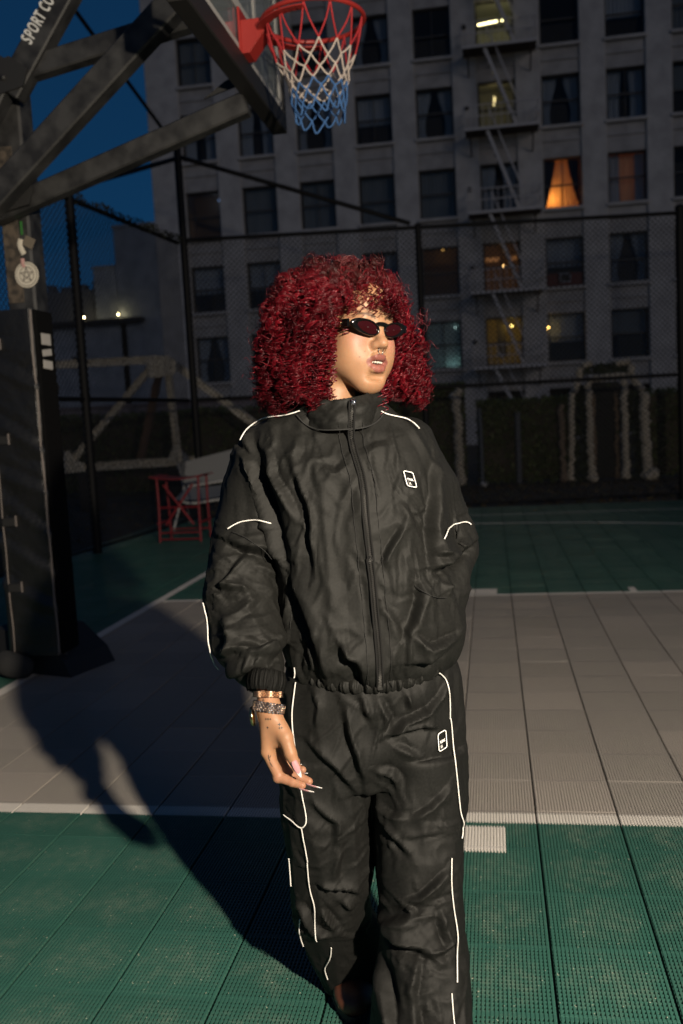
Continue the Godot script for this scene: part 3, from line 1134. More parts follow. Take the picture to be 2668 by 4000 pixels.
				if r in [0, 1]:
					for sd in [-1.0, 1.0]:
						var o := obj("curtain", curtain_shape(0.52, tall - 0.1, 5, 0.5 if r == 0 else 0.15, sd), drape, w)
						o.position = Vector3(0.06 if sd < 0 else wide - 0.58, 0.05, -0.16)
				elif r in [2, 3]:
					var o := obj("curtain", curtain_shape(wide - 0.14, tall * (1.0 if r == 2 else 0.55), 9, 0.0, -1), drape if r == 3 else blind, w)
					o.position = Vector3(0.07, 0.0 if r == 2 else tall * 0.42, -0.16)
				elif r == 4:
					g = Geo.new()
					for k in 16:
						g.cube(Vector3(wide / 2, tall - 0.1 - k * 0.055, -0.13), Vector3(wide - 0.16, 0.045, 0.012))
					obj("blind", g, blind, w)
			if look:
				lamp_in(w, look, wide, tall)
	# a fan unit in the lower sash of one window
	fan_unit(t, Vector3(x0 + 6 * pitch, sills[2], -0.20), wide)
	fan_unit(t, Vector3(x0 + 2 * pitch, sills[2], -0.20), wide)
	fire_escape(z, x0 + 5 * pitch, wide, sills)
	# small dark vents and wall lamps beside the stair
	for s in [1, 2, 3, 4, 5]:
		var g := Geo.new()
		g.lathe(Transform3D(Basis(Vector3.RIGHT, PI / 2), Vector3(x0 + 5 * pitch - 0.42, sills[s] + 0.95, 0.0)), [Vector2(0.001, 0.09), Vector2(0.08, 0.08), Vector2(0.085, 0.0)], 12)
		obj("vent", g, mat("vent_black", Color(0.008, 0.008, 0.008), 0.7), t)
	wall_lamp(t, Vector3(x0 + 6 * pitch + 0.02, sills[1] + 1.32, -0.05), 0.028, Color(1.0, 0.80, 0.42), 0.05, 26.0)


# a glowing globe with its light
func wall_lamp(t: Node3D, p: Vector3, r: float, c: Color, energy: float, glow_x := 14.0) -> void:
	var g := Geo.new()
	g.ball(p, Vector3.ONE * r, 14, 8)
	var key := "lamp_glow_%s_%d" % [c.to_html(), int(glow_x * 10)]
	var m := mat(key, Color(0.8, 0.8, 0.8), 0.4)
	m.emission_enabled = true
	m.emission = c
	m.emission_energy_multiplier = glow_x
	obj("lamp_globe", g, m, t)
	var l := OmniLight3D.new()
	l.name = "lamp_light"
	l.light_energy = energy
	l.light_color = c
	l.light_size = r
	l.omni_range = 12.0
	l.omni_attenuation = 2.0
	l.shadow_enabled = true
	t.add_child(l, true)
	l.position = p


func lamp_in(w: Node3D, look: String, wide: float, tall: float) -> void:
	match look:
		"amber":
			wall_lamp(w, Vector3(0.30, 0.42, -0.55), 0.07, Color(1.0, 0.74, 0.38), 0.40, 30.0)
			wall_lamp(w, Vector3(0.47, 0.43, -0.75), 0.055, Color(1.0, 0.74, 0.38), 0.22, 16.0)
		"amber_strip":
			wall_lamp(w, Vector3(0.85, 1.0, -1.3), 0.06, Color(1.0, 0.66, 0.42), 0.06, 2.0)
		"yellow":
			wall_lamp(w, Vector3(1.02, 1.55, -0.45), 0.035, Color(1.0, 0.86, 0.48), 0.18, 26.0)
			var g := Geo.new()
			g.cube(Vector3(0.62, 1.15, -0.7), Vector3(0.36, 1.6, 0.06), 0.01)
			obj("door", g, mat("door_olive", Color(0.07, 0.055, 0.02), 0.7), w)
		"warm":
			wall_lamp(w, Vector3(0.80, 1.06, -0.6), 0.035, Color(1.0, 0.80, 0.50), 0.08, 26.0)
			for x in [0.35, 1.15]:
				var g := Geo.new()
				g.cube(Vector3(x, 1.30, -0.35), Vector3(0.52 if x < 1 else 0.30, 0.16, 0.05), 0.02)
				var m := mat("shade_glow", Color(0.5, 0.35, 0.2), 0.8)
				m.emission_enabled = true
				m.emission = Color(1.0, 0.66, 0.36)
				m.emission_energy_multiplier = 0.18
				obj("lamp_shade", g, m, w)
		"tube":
			var g := Geo.new()
			g.tube(PackedVector3Array([Vector3(0.10, 1.22, -0.35), Vector3(0.85, 1.28, -0.35)]), 0.035, 10)
			var m := mat("tube_glow", Color(0.8, 0.8, 0.7), 0.4)
			m.emission_enabled = true
			m.emission = Color(1.0, 0.94, 0.68)
			m.emission_energy_multiplier = 7.0
			obj("tube_lamp", g, m, w)
			wall_lamp(w, Vector3(1.04, 1.30, -0.35), 0.05, Color(1.0, 0.94, 0.68), 0.22, 10.0)
		"lamp_dim":
			var g := Geo.new()
			g.tube(PackedVector3Array([Vector3(0.62, 1.18, -0.5), Vector3(0.66, 1.48, -0.5)]), 0.035, 8)
			var m := mat("wick_glow", Color(0.8, 0.8, 0.6), 0.4)
			m.emission_enabled = true
			m.emission = Color(1.0, 0.90, 0.62)
			m.emission_energy_multiplier = 1.8
			obj("strip_lamp", g, m, w)
			wall_lamp(w, Vector3(0.64, 1.60, -0.8), 0.03, Color(1.0, 0.90, 0.62), 0.10, 1.0)
		"frost":
			wall_lamp(w, Vector3(1.05, 0.16, -0.30), 0.05, Color(0.86, 1.0, 0.98), 0.10, 3.0)
			wall_lamp(w, Vector3(1.18, 1.62, -0.05), 0.02, Color(0.86, 1.0, 0.98), 0.004, 3.0)
		"brown":
			wall_lamp(w, Vector3(0.75, 2.05, -1.5), 0.04, Color(1.0, 0.78, 0.42), 0.014, 1.5)
		"dim":
			wall_lamp(w, Vector3(0.9, 1.9, -1.6), 0.04, Color(0.6, 0.75, 1.0), 0.02, 1.0)


func fan_unit(t: Node3D, p: Vector3, wide: float) -> void:
	var g := Geo.new()
	g.cube(p + Vector3(wide / 2, 0.28, 0.02), Vector3(wide - 0.10, 0.46, 0.10), 0.01)
	var o := obj("window_board", g, mat("board_red", Color(0.075, 0.012, 0.010), 0.7), t)
	g = Geo.new()
	for q in [[0.0, 0.15, 0.40, 0.03], [0.0, -0.15, 0.40, 0.03], [-0.19, 0.0, 0.03, 0.30], [0.19, 0.0, 0.03, 0.30]]:
		g.cube(p + Vector3(wide / 2 + q[0], 0.33 + q[1], 0.10), Vector3(q[2], q[3], 0.12))
	obj("fan_case", g, mat("fan_grey", Color(0.24, 0.25, 0.28), 0.5), o)
	g = Geo.new()
	g.cube(p + Vector3(wide / 2, 0.33, 0.08), Vector3(0.35, 0.27, 0.02))
	obj("fan_grille", g, mat("vent_black", Color(0.008, 0.008, 0.008), 0.7), o)


func fire_escape(z: float, xw: float, wide: float, sills: Array) -> void:
	var t := thing("fire_escape", "iron fire escape zigzagging down the pale hotel front", "fire escape", Vector3(xw, 0, z))
	var iron := mat("iron_grey", Color(0.42, 0.41, 0.40), 0.6)
	var under := mat("iron_dark_brown", Color(0.055, 0.042, 0.035), 0.9)  # much darker brown for the plate and brackets below each platform
	for s in range(1, 7):
		var y: float = sills[s] - 0.12
		var g := Geo.new()
		for q in [[0.86, 0.95, 2.75, 0.05], [0.86, 0.06, 2.75, 0.05]]:
			g.cube(Vector3(q[0], y, q[1]), Vector3(q[2], 0.10, q[3]))
		for k in 14:
			g.cube(Vector3(-0.47 + k * 0.205, y - 0.01, 0.5), Vector3(0.05, 0.04, 0.84))
		obj("platform", g, iron, t)
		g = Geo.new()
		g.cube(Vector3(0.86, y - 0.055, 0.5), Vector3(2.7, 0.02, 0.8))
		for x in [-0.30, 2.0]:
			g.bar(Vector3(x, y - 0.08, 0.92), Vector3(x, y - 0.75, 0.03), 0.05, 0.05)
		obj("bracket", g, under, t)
		g = Geo.new()
		for yy in [0.85, 0.45]:
			g.cube(Vector3(0.86, y + yy, 0.95), Vector3(2.75, 0.035, 0.035))
			for x in [-0.50, 2.22]:
				g.cube(Vector3(x, y + yy, 0.5), Vector3(0.035, 0.035, 0.9))
		for k in 13:
			g.cube(Vector3(-0.50 + k * 0.2267, y + 0.45, 0.95), Vector3(0.022, 0.82, 0.022))
		for x in [-0.50, 2.22]:
			for k in 3:
				g.cube(Vector3(x, y + 0.45, 0.2 + 0.28 * k), Vector3(0.022, 0.82, 0.022))
		obj("railing", g, iron, t)
		# ladder down to the platform below
		g = Geo.new()
		var low: float = (sills[s - 1] - 0.05) if s > 1 else 0.6
		for dz in [0.0, 0.34]:
			g.bar(Vector3(0.28, y + 0.05, 0.52 + dz), Vector3(1.40, low, 0.52 + dz), 0.11 if dz > 0 else 0.07, 0.04, Vector3(0, 0, 1))
		for k in 11:
			g.cube(Vector3(0.28, y, 0.69).lerp(Vector3(1.40, low, 0.69), (k + 0.5) / 11.0), Vector3(0.16, 0.02, 0.34))
		for dz in [0.0, 0.34]:
			g.bar(Vector3(0.40, y + 0.75, 0.52 + dz), Vector3(1.55, low + 0.75, 0.52 + dz), 0.03, 0.03, Vector3(0, 0, 1))
		obj("ladder", g, iron, t)


# ================================================================ the lower blocks to the left of the hotel
func annex_houses() -> void:
	var blue := masonry("annex_wall", 41, Color(0.19, 0.225, 0.27), Color(0.26, 0.30, 0.35))
	var dark := mat("annex_dark", Color(0.015, 0.017, 0.02), 0.8)
	var t := thing("annex_house", "plain windowless block with a stepped roof joined to the hotel's left end", "building", Vector3(-14.3, 0, -36.0))
	var g := Geo.new()
	g.cube(Vector3(0, 4.75, 0), Vector3(1.84, 9.6, 4.0), 0.03)
	g.cube(Vector3(0, 9.6, 0), Vector3(1.94, 0.14, 4.1), 0.02)
	obj("wall", g, blue, t)
	g = Geo.new()
	g.cube(Vector3(-1.45, 3.9, 0.1), Vector3(1.04, 8.2, 3.6), 0.03)
	g.cube(Vector3(-1.45, 8.05, 0.1), Vector3(1.10, 0.12, 3.7), 0.02)
	obj("wing", g, blue, t)
	t = thing("terrace_house", "low dark house with two round lamps on its roof ledge", "building", Vector3(-17.2, 0, -36.0))
	g = Geo.new()
	g.cube(Vector3(-0.9, 2.9, 0), Vector3(6.4, 5.9, 4.0), 0.03)
	obj("wall", g, blue, t)
	g = Geo.new()
	g.cube(Vector3(-0.6, 5.78, 2.15), Vector3(7.4, 0.20, 0.45), 0.03)
	obj("ledge", g, dark, t)
	g = Geo.new()
	g.cube(Vector3(-0.6, 6.5, 0.3), Vector3(5.0, 1.5, 2.6), 0.03)
	for k in 6:
		g.cube(Vector3(-2.7 + k * 0.72, 7.33, 1.2), Vector3(0.28 + 0.2 * (k % 2), 0.22 + 0.12 * (k % 3), 0.5), 0.02)
	obj("roof_storey", g, mat("annex_roof", Color(0.09, 0.10, 0.115), 0.9), t)
	for p in [[-1.6, 4.1, 0.35, 0.8], [-1.6, 1.9, 0.35, 0.8], [0.9, 6.55, 0.3, 0.34], [-2.6, 1.7, 0.5, 0.4], [-0.1, 4.2, 0.3, 0.5]]:
		g = Geo.new()
		g.cube(Vector3(p[0], p[1], 2.005 if p[1] < 6 else 1.61), Vector3(p[2], p[3], 0.04))
		obj("window", g, dark, t)
	wall_lamp(t, Vector3(0.55, 6.0, 2.3), 0.035, Color(1.0, 0.90, 0.66), 0.06, 40.0)
	wall_lamp(t, Vector3(2.10, 6.02, 2.3), 0.035, Color(1.0, 0.90, 0.66), 0.06, 40.0)
	t = thing("flat_roofed_house", "far dark flat-roofed house low at the left edge of the sky", "building", Vector3(-29.0, 0, -44.0))
	g = Geo.new()
	g.cube(Vector3(0, 3.4, 0), Vector3(12.0, 6.9, 6.0), 0.03)
	g.cube(Vector3(0, 6.9, 0), Vector3(12.3, 0.25, 6.2), 0.03)
	obj("wall", g, mat("annex_roof", Color(0.09, 0.10, 0.115), 0.9), t)
	for k in 4:
		g = Geo.new()
		g.cube(Vector3(-4.0 + k * 2.6, 4.6, 3.01), Vector3(0.9, 1.3, 0.05))
		obj("window", g, dark, t)
	# low lilac-grey garden wall in front of the houses
	t = thing("yard_wall", "low lilac-grey rendered wall before the terrace house", "wall", Vector3(-12.5, 0, -22.0))
	g = Geo.new()
	g.cube(Vector3(0, 0.95, 0), Vector3(14.0, 1.95, 0.25), 0.02)
	obj("wall", g, masonry("yard_render", 43, Color(0.10, 0.09, 0.10), Color(0.17, 0.15, 0.165)), t)
	g = Geo.new()
	g.cube(Vector3(0, 1.97, 0), Vector3(14.1, 0.09, 0.34), 0.02)
	obj("coping", g, masonry("yard_render", 43, Color(0.10, 0.09, 0.10), Color(0.17, 0.15, 0.165)), t)


# ================================================================ clipped hedges, mossy portal, posts
func hedge(called: String, label: String, a: Vector3, b: Vector3, high: float, deep: float, count: int) -> void:
	var t := thing(called, label, "hedge", (a + b) / 2)
	var x := (b - a).normalized()
	var nrm := Vector3(0, 1, 0).cross(x) * -1.0
	if nrm.z < 0:
		nrm = -nrm
	var bas := Basis(x, Vector3.UP, x.cross(Vector3.UP))
	var g := Geo.new()
	g.box(Transform3D(bas, Vector3(0, high / 2, 0)), Vector3((b - a).length(), high - 0.08, deep - 0.12), 0.03)
	obj("twigs", g, mat("hedge_twigs", Color(0.050, 0.040, 0.026), 1.0), t)
	var leaf := Geo.new()
	leaf.quad(Vector3(-0.018, 0, 0), Vector3(0, 0.004, -0.016), Vector3(0.018, 0.0, 0.0), Vector3(0, 0.004, 0.016))
	leaf.quad(Vector3(0.0, 0.006, 0.004), Vector3(0.018, 0.012, -0.006), Vector3(0.034, 0.004, 0.012), Vector3(0.016, 0.008, 0.022))
	leaf.quad(Vector3(-0.004, -0.008, 0.008), Vector3(-0.02, 0.004, 0.016), Vector3(-0.028, -0.012, 0.03), Vector3(-0.008, -0.018, 0.024))
	var places := []
	var tints := []
	var half := (b - a).length() / 2
	for i in count:
		var p: Vector3
		if rng.randf() < 0.82:
			p = Vector3(rng.randf_range(-half, half), rng.randf_range(0.0, high), deep / 2 - rng.randf_range(-0.02, 0.09))
		else:
			p = Vector3(rng.randf_range(-half, half), high - rng.randf_range(-0.03, 0.08), rng.randf_range(-deep / 2, deep / 2))
		var bump := 0.05 * sin(p.x * 3.1) * sin(p.y * 4.3 + p.x)
		var q := x * p.x + Vector3.UP * (p.y + bump * 0.5) + nrm * (p.z + bump)
		var o := Basis(Vector3(rng.randf_range(-1, 1), rng.randf_range(-1, 1), rng.randf_range(-1, 1)).normalized(), rng.randf() * TAU)
		places.append(Transform3D(o * Basis.from_scale(Vector3.ONE * rng.randf_range(0.8, 1.7)), q))
		tints.append(Color(0.058, 0.092, 0.020).lerp(Color(0.100, 0.115, 0.032), rng.randf()) * rng.randf_range(0.5, 1.15))
	var m := vmat("hedge_leaf", 0.6)
	m.backlight_enabled = true
	m.backlight = lin(0.25, 0.3, 0.1)
	many("foliage", leaf.mesh(), m, places, t, tints)


# a rough pale trunk-like post, uneven all the way up
func knobbly(g: Geo, p: Vector3, q: Vector3, r: float, seed_: int, foot := 1.0) -> void:
	var f := FastNoiseLite.new()
	f.seed = seed_
	f.frequency = 9.0
	f.fractal_octaves = 3
	var d := (q - p).normalized()
	var s := d.cross(Vector3(0.2, 0.1, 1)).normalized()
	var w := s.cross(d)
	var n := int((q - p).length() / 0.03) + 2
	var pts := PackedVector3Array()
	for j in n + 1:
		var k := float(j) / n
		var c := p.lerp(q, k) + s * 0.018 * f.get_noise_2d(j * 0.02, 7.0) * 2.0
		for i in 14:
			var a := TAU * i / 14
			var dir := s * cos(a) + w * sin(a)
			var rr := r * (1.0 + 0.26 * f.get_noise_3d(c.x + dir.x * 0.1, c.y, c.z + dir.z * 0.1)) * (1.0 + foot * 0.7 * exp(-k * 16.0))
			if j == 0 or j == n:
				rr *= 0.02
			pts.append(c + dir * rr)
	g.grid(pts, 14, n + 1, true, true)


func garden() -> void:
	hedge("hedge_wall", "long dark green hedge wall between the mossy portal and the goal", Vector3(-0.35, 0, -14.1), Vector3(1.35, 0, -14.1), 1.46, 0.5, 3600)
	hedge("hedge_wall", "dark hedge at the right edge beyond the mossy portal", Vector3(2.42, 0, -14.1), Vector3(5.2, 0, -14.1), 1.50, 0.5, 3600)
	hedge("hedge_wall", "taller hedge block behind the woman's shoulder with a pale post at its end", Vector3(-2.4, 0, -13.9), Vector3(-0.55, 0, -13.9), 1.78, 0.5, 4200)
	hedge("hedge_wall", "dark hedge behind the pale steel truss on the left", Vector3(-9.4, 0, -15.4), Vector3(-3.2, 0, -15.0), 1.62, 0.6, 6000)
	var bark := mat("mossy_stone", Color.WHITE, 0.95)
	grain(bark, noise_tex(51, 0.05, Color(0.20, 0.17, 0.12), Color(0.58, 0.52, 0.42), 256, 5, 2.0), 2.4)
	bumps(bark, noise_tex(52, 0.1, Color.BLACK, Color.WHITE, 128, 4), 2.5)
	var dim := mat("old_wood", Color.WHITE, 0.95)
	grain(dim, noise_tex(53, 0.05, Color(0.09, 0.06, 0.04), Color(0.20, 0.15, 0.10), 256, 4, 1.6), 2.0)
	# the portal
	var t := thing("garden_portal", "pale moss-grown portal with stepped shoulders and an open doorway", "garden arch", Vector3(1.86, 0, -13.6))
	var z := 0.0
	for q in [[-0.27, 0.0, -0.30, 1.72, 0.058], [0.31, 0.0, 0.30, 1.74, 0.058], [-0.62, 0.0, -0.57, 1.56, 0.052], [0.66, 0.0, 0.62, 1.50, 0.080], [-0.76, 0.0, -0.76, 1.36, 0.050]]:
		var g := Geo.new()
		knobbly(g, Vector3(q[0], 0, z + (0.0 if absf(q[0]) < 0.7 else 0.15)), Vector3(q[2], q[3], z), q[4], int(q[0] * 100) + 200)
		obj("column", g, bark if q[0] > -0.7 else dim, t)
	var g2 := Geo.new()
	knobbly(g2, Vector3(-0.33, 1.75, z), Vector3(0.36, 1.78, z), 0.058, 301, 0.0)
	obj("lintel", g2, bark, t)
	for q in [[Vector3(-0.57, 1.54, z), Vector3(-0.45, 1.72, z)], [Vector3(-0.45, 1.70, z), Vector3(-0.42, 1.98, z)], [Vector3(0.62, 1.50, z), Vector3(0.38, 1.80, z)], [Vector3(0.40, 1.78, z), Vector3(0.44, 1.98, z)], [Vector3(-0.40, 2.00, z), Vector3(-0.20, 2.02, z)], [Vector3(0.15, 2.02, z), Vector3(0.42, 2.00, z)]]:
		g2 = Geo.new()
		knobbly(g2, q[0], q[1], 0.060, int(q[0].x * 100) + 400, 0.0)
		obj("shoulder", g2, bark, t)
	g2 = Geo.new()
	g2.cube(Vector3(0.0, 0.85, -0.45), Vector3(0.56, 1.7, 0.05))
	obj("door", g2, mat("door_dark", Color(0.012, 0.012, 0.010), 0.8), t)
	for x in [-0.19, 0.20]:
		g2 = Geo.new()
		knobbly(g2, Vector3(x, 0, -0.25), Vector3(x, 1.5, -0.25), 0.035, int(x * 100) + 500)
		obj("inner_post", g2, dim, t)
	g2 = Geo.new()
	g2.ball(Vector3(0.74, 0.09, 0.12), Vector3(0.10, 0.11, 0.09), 10, 8)
	g2.ball(Vector3(0.66, 0.05, 0.16), Vector3(0.09, 0.07, 0.08), 10, 6)
	g2.ball(Vector3(-0.24, 0.04, 0.10), Vector3(0.08, 0.06, 0.07), 10, 6)
	obj("foot_stones", g2, bark, t)
	# moss between the columns
	var leaf := Geo.new()
	leaf.quad(Vector3(-0.02, 0, 0), Vector3(0, 0.004, -0.016), Vector3(0.02, 0.0, 0.0), Vector3(0, 0.004, 0.016))
	leaf.quad(Vector3(0.0, 0.006, 0.004), Vector3(0.018, 0.012, -0.006), Vector3(0.034, 0.004, 0.012), Vector3(0.016, 0.008, 0.022))
	var places := []
	var tints := []
	for i in 2600:
		var p: Vector3
		match i % 4:
			0: p = Vector3(rng.randf_range(-0.56, -0.30), rng.randf_range(0, 1.66), -0.05)
			1: p = Vector3(rng.randf_range(0.34, 0.60), rng.randf_range(0, 1.55), -0.05)
			2: p = Vector3(rng.randf_range(-0.42, 0.42), rng.randf_range(1.83, 2.0), -0.04)
			_: p = Vector3(rng.randf_range(-0.56, 0.6), rng.randf_range(0.0, 1.8), -0.10) if rng.randf() < 0.2 else Vector3(rng.randf_range(-0.60, -0.30), rng.randf_range(0, 1.6), -0.02)
		var o := Basis(Vector3(rng.randf_range(-1, 1), rng.randf_range(-1, 1), rng.randf_range(-1, 1)).normalized(), rng.randf() * TAU)
		places.append(Transform3D(o * Basis.from_scale(Vector3.ONE * rng.randf_range(0.8, 1.5)), p + Vector3(0, 0, rng.randf_range(-0.06, 0.02))))
		tints.append(Color(0.03, 0.042, 0.012) * rng.randf_range(0.4, 1.2))
	many("moss", leaf.mesh(), vmat("moss_leaf", 0.8), places, t, tints)
	# the lone post and a thin pipe before the hedge
	t = thing("garden_post", "pale rough post standing alone before the hedge, left of the portal", "post", Vector3(-0.66, 0, -13.55))
	g2 = Geo.new()
	knobbly(g2, Vector3(0, 0, 0), Vector3(-0.03, 1.60, 0), 0.075, 601)
	obj("shaft", g2, bark, t)
	g2 = Geo.new()
	knobbly(g2, Vector3(-0.12, 1.52, 0), Vector3(0.07, 1.72, 0), 0.075, 602, 0.0)
	obj("cap", g2, bark, t)
	t = thing("stand_pipe", "thin blue-grey standpipe with a pale foot beside the lone post", "pipe", Vector3(-0.28, 0, -13.3))
	g2 = Geo.new()
	g2.tube(PackedVector3Array([Vector3(0, 0, 0), Vector3(0, 1.0, 0.0), Vector3(-0.02, 1.35, 0)]), 0.035, 10)
	obj("shaft", g2, mat("pipe_blue", Color(0.05, 0.06, 0.075), 0.6), t)
	g2 = Geo.new()
	g2.ball(Vector3(0.02, 0.04, 0.03), Vector3(0.07, 0.05, 0.06), 10, 6)
	obj("foot", g2, mat("pipe_foot", Color(0.30, 0.29, 0.29), 0.7), t)
	t = thing("stand_pipe", "faint grey pipe against the hedge, midway to the portal", "pipe", Vector3(0.36, 0, -13.70))
	g2 = Geo.new()
	g2.tube(PackedVector3Array([Vector3(0, 0, 0), Vector3(0, 1.25, 0)]), 0.05, 10)
	obj("shaft", g2, mat("pipe_grey", Color(0.06, 0.065, 0.075), 0.8), t)


# ================================================================ truss, stool, chair
func props() -> void:
	# pale riveted steel truss behind the fence
	var o := Vector3(-5.6, 0, -12.0)
	var t := thing("steel_truss", "pale weathered steel truss frame standing behind the left fence", "truss", o)
	var rust := mat("truss_paint", Color.WHITE, 0.8)
	grain(rust, noise_tex(71, 0.04, Color(0.26, 0.22, 0.15), Color(0.66, 0.60, 0.48), 256, 5, 2.0), 1.6)
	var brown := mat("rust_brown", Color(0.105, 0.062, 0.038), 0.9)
	var bars := [
		["chord", Vector3(-7.9, 2.47, -12), Vector3(-5.52, 2.44, -12), 0.13, rust], ["chord", Vector3(-7.32, 0.70, -12), Vector3(-5.02, 0.74, -12), 0.14, rust],
		["diagonal", Vector3(-5.62, 2.36, -12.02), Vector3(-7.25, 0.78, -12.02), 0.105, rust], ["upright", Vector3(-5.38, 2.35, -12.01), Vector3(-5.30, 0.78, -12.01), 0.10, rust],
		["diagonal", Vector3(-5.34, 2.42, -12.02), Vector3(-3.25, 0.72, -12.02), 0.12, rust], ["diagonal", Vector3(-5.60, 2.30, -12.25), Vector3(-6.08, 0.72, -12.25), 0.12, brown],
	]
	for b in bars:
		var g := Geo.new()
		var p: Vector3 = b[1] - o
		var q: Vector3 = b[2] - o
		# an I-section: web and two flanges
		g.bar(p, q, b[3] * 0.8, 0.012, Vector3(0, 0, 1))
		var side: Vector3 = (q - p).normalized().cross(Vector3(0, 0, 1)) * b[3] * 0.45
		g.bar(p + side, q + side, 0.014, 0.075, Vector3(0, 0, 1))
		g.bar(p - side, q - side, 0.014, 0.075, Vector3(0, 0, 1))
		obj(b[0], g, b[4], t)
	for q in [[Vector3(-5.48, 2.36, -11.95), 0.0], [Vector3(-7.26, 0.78, -11.95), 1.0], [Vector3(-5.29, 0.83, -11.95), 2.0]]:
		var g := Geo.new()
		var poly := PackedVector2Array([Vector2(-0.26, 0.13), Vector2(0.16, 0.13), Vector2(0.34, -0.06), Vector2(0.20, -0.20), Vector2(-0.20, -0.22)])
		if q[1] == 1.0:
			poly = PackedVector2Array([Vector2(-0.10, -0.16), Vector2(0.30, -0.14), Vector2(0.28, 0.0), Vector2(0.15, 0.06), Vector2(0.06, 0.22), Vector2(-0.10, 0.20)])
		if q[1] == 2.0:
			poly = PackedVector2Array([Vector2(-0.20, -0.10), Vector2(0.24, -0.10), Vector2(0.10, 0.05), Vector2(0.03, 0.16), Vector2(-0.06, 0.16)])
		g.prism(Transform3D(Basis.IDENTITY, q[0] - o), poly, 0.016)
		for k in 5:
			g.ball(q[0] - o + Vector3(-0.12 + 0.07 * k, 0.02 * sin(k * 2.0), 0.01), Vector3(0.014, 0.014, 0.01), 6, 4)
		obj("gusset_plate", g, rust, t)
	for x in [-6.9, -5.3, -3.4]:
		var g := Geo.new()
		g.cube(Vector3(x, 0.28, -12.05) - o, Vector3(0.35, 0.66, 0.35), 0.02)
		obj("support_block", g, mat("block_black", Color(0.012, 0.011, 0.010), 0.9), t)
	# folding stool
	o = Vector3(-3.66, 0, -7.43)
	t = thing("folding_stool", "tall red folding stool with a sagging cloth seat", "stool", o)
	var red := mat("stool_red", Color(0.19, 0.009, 0.013), 0.5)
	for s in [-1.0, 1.0]:
		for f in [-1.0, 1.0]:
			var g := Geo.new()
			g.tube(spline([Vector3(s * 0.245, 0.0, f * 0.19), Vector3(s * 0.24, 0.40, f * 0.165), Vector3(s * 0.25, 0.755, f * 0.15)], 3), 0.0125, 8)
			obj("leg", g, red, t)
		for y in [0.745, 0.22]:
			var g := Geo.new()
			g.tube(PackedVector3Array([Vector3(s * 0.25, y, -0.19), Vector3(s * 0.25, y, 0.19)]), 0.014, 8)
			obj("side_rail", g, red, t)
	for q in [[0.40, 0.165], [0.11, 0.185], [0.035, 0.19], [0.11, -0.185]]:
		var g := Geo.new()
		g.tube(PackedVector3Array([Vector3(-0.25, q[0], q[1]), Vector3(0.25, q[0], q[1])]), 0.009, 8)
		obj("stretcher", g, red, t)
	for s in [-1.0, 1.0]:
		var g := Geo.new()
		g.tube(PackedVector3Array([Vector3(-0.17 * s, 0.66, 0.14 + 0.012 * s), Vector3(0.17 * s, 0.20, 0.165 + 0.012 * s)]), 0.013, 8)
		obj("cross_brace", g, red, t)
	var pts := PackedVector3Array()
	for j in 7:
		for i in 13:
			var u := i / 12.0 - 0.5
			pts.append(Vector3(u * 0.64, 0.765 - 0.035 * (1.0 - 4.0 * u * u) + 0.03 * maxf(0.0, absf(u) - 0.42), (j / 6.0 - 0.5) * 0.40))
	var gs := Geo.new()
	gs.grid(pts, 13, 7, false, true)
	var low := PackedVector3Array()
	for p in pts:
		low.append(p + Vector3(0, -0.012, 0))
	gs.grid(low, 13, 7)
	for e in [0, 6]:
		for i in 12:
			gs.quad(low[e * 13 + i], low[e * 13 + i + 1], pts[e * 13 + i + 1], pts[e * 13 + i])
	obj("seat", gs, mat("stool_cloth", Color(0.16, 0.012, 0.018), 0.9), t)
	# reclining lounge chair
	o = Vector3(-3.95, 0, -9.0)
	t = thing("lounge_chair", "grey folding lounge chair with a pale tube frame behind the red stool", "chair", o)
	var cloth := mat("lounge_cloth", Color(0.20, 0.20, 0.19), 0.9)
	var tube := mat("lounge_tube", Color(0.42, 0.41, 0.38), 0.5)
	var back := [Vector3(-0.28, 0.83, 0.0), Vector3(0.70, 1.03, -0.10), Vector3(0.80, 0.62, 0.05), Vector3(-0.20, 0.55, 0.10)]
	gs = Geo.new()
	gs.quad(back[3], back[2], back[1], back[0])
	gs.quad(back[3] + Vector3(0, 0, -0.012), back[0] + Vector3(0, 0, -0.012), back[1] + Vector3(0, 0, -0.012), back[2] + Vector3(0, 0, -0.012))
	obj("backrest", gs, cloth, t)
	gs = Geo.new()
	pts = PackedVector3Array()
	for j in 6:
		for i in 8:
			var u := i / 7.0
			var v := j / 5.0
			pts.append(Vector3(-0.16 + u * 0.75, 0.52 - 0.13 * v + 0.05 * u - 0.03 * sin(u * PI), 0.14 + 0.5 * v - 0.02))
	gs.grid(pts, 8, 6)
	obj("seat", gs, cloth, t)
	for line in [[Vector3(-0.30, 0.84, 0.0), Vector3(-0.20, 0.50, 0.12), Vector3(-0.13, 0.40, 0.5), Vector3(0.05, 0.34, 0.62), Vector3(0.45, 0.38, 0.62)], [Vector3(0.72, 1.05, -0.10), Vector3(0.82, 0.60, 0.05), Vector3(0.62, 0.42, 0.60), Vector3(0.40, 0.37, 0.63)], [Vector3(-0.15, 0.52, 0.12), Vector3(0.20, 0.56, 0.10), Vector3(0.6, 0.60, 0.05)]]:
		gs = Geo.new()
		gs.tube(spline(line, 6), 0.016, 8)
		obj("frame_tube", gs, tube, t)
	for q in [[Vector3(-0.15, 0.46, 0.3), Vector3(-0.20, 0.0, 0.62)], [Vector3(0.70, 0.52, 0.2), Vector3(0.62, 0.0, 0.60)], [Vector3(-0.22, 0.62, 0.05), Vector3(-0.30, 0.0, -0.30)], [Vector3(0.76, 0.70, 0.0), Vector3(0.78, 0.0, -0.32)]]:
		gs = Geo.new()
		gs.tube(PackedVector3Array([q[0], q[1]]), 0.014, 8)
		obj("leg", gs, tube, t)

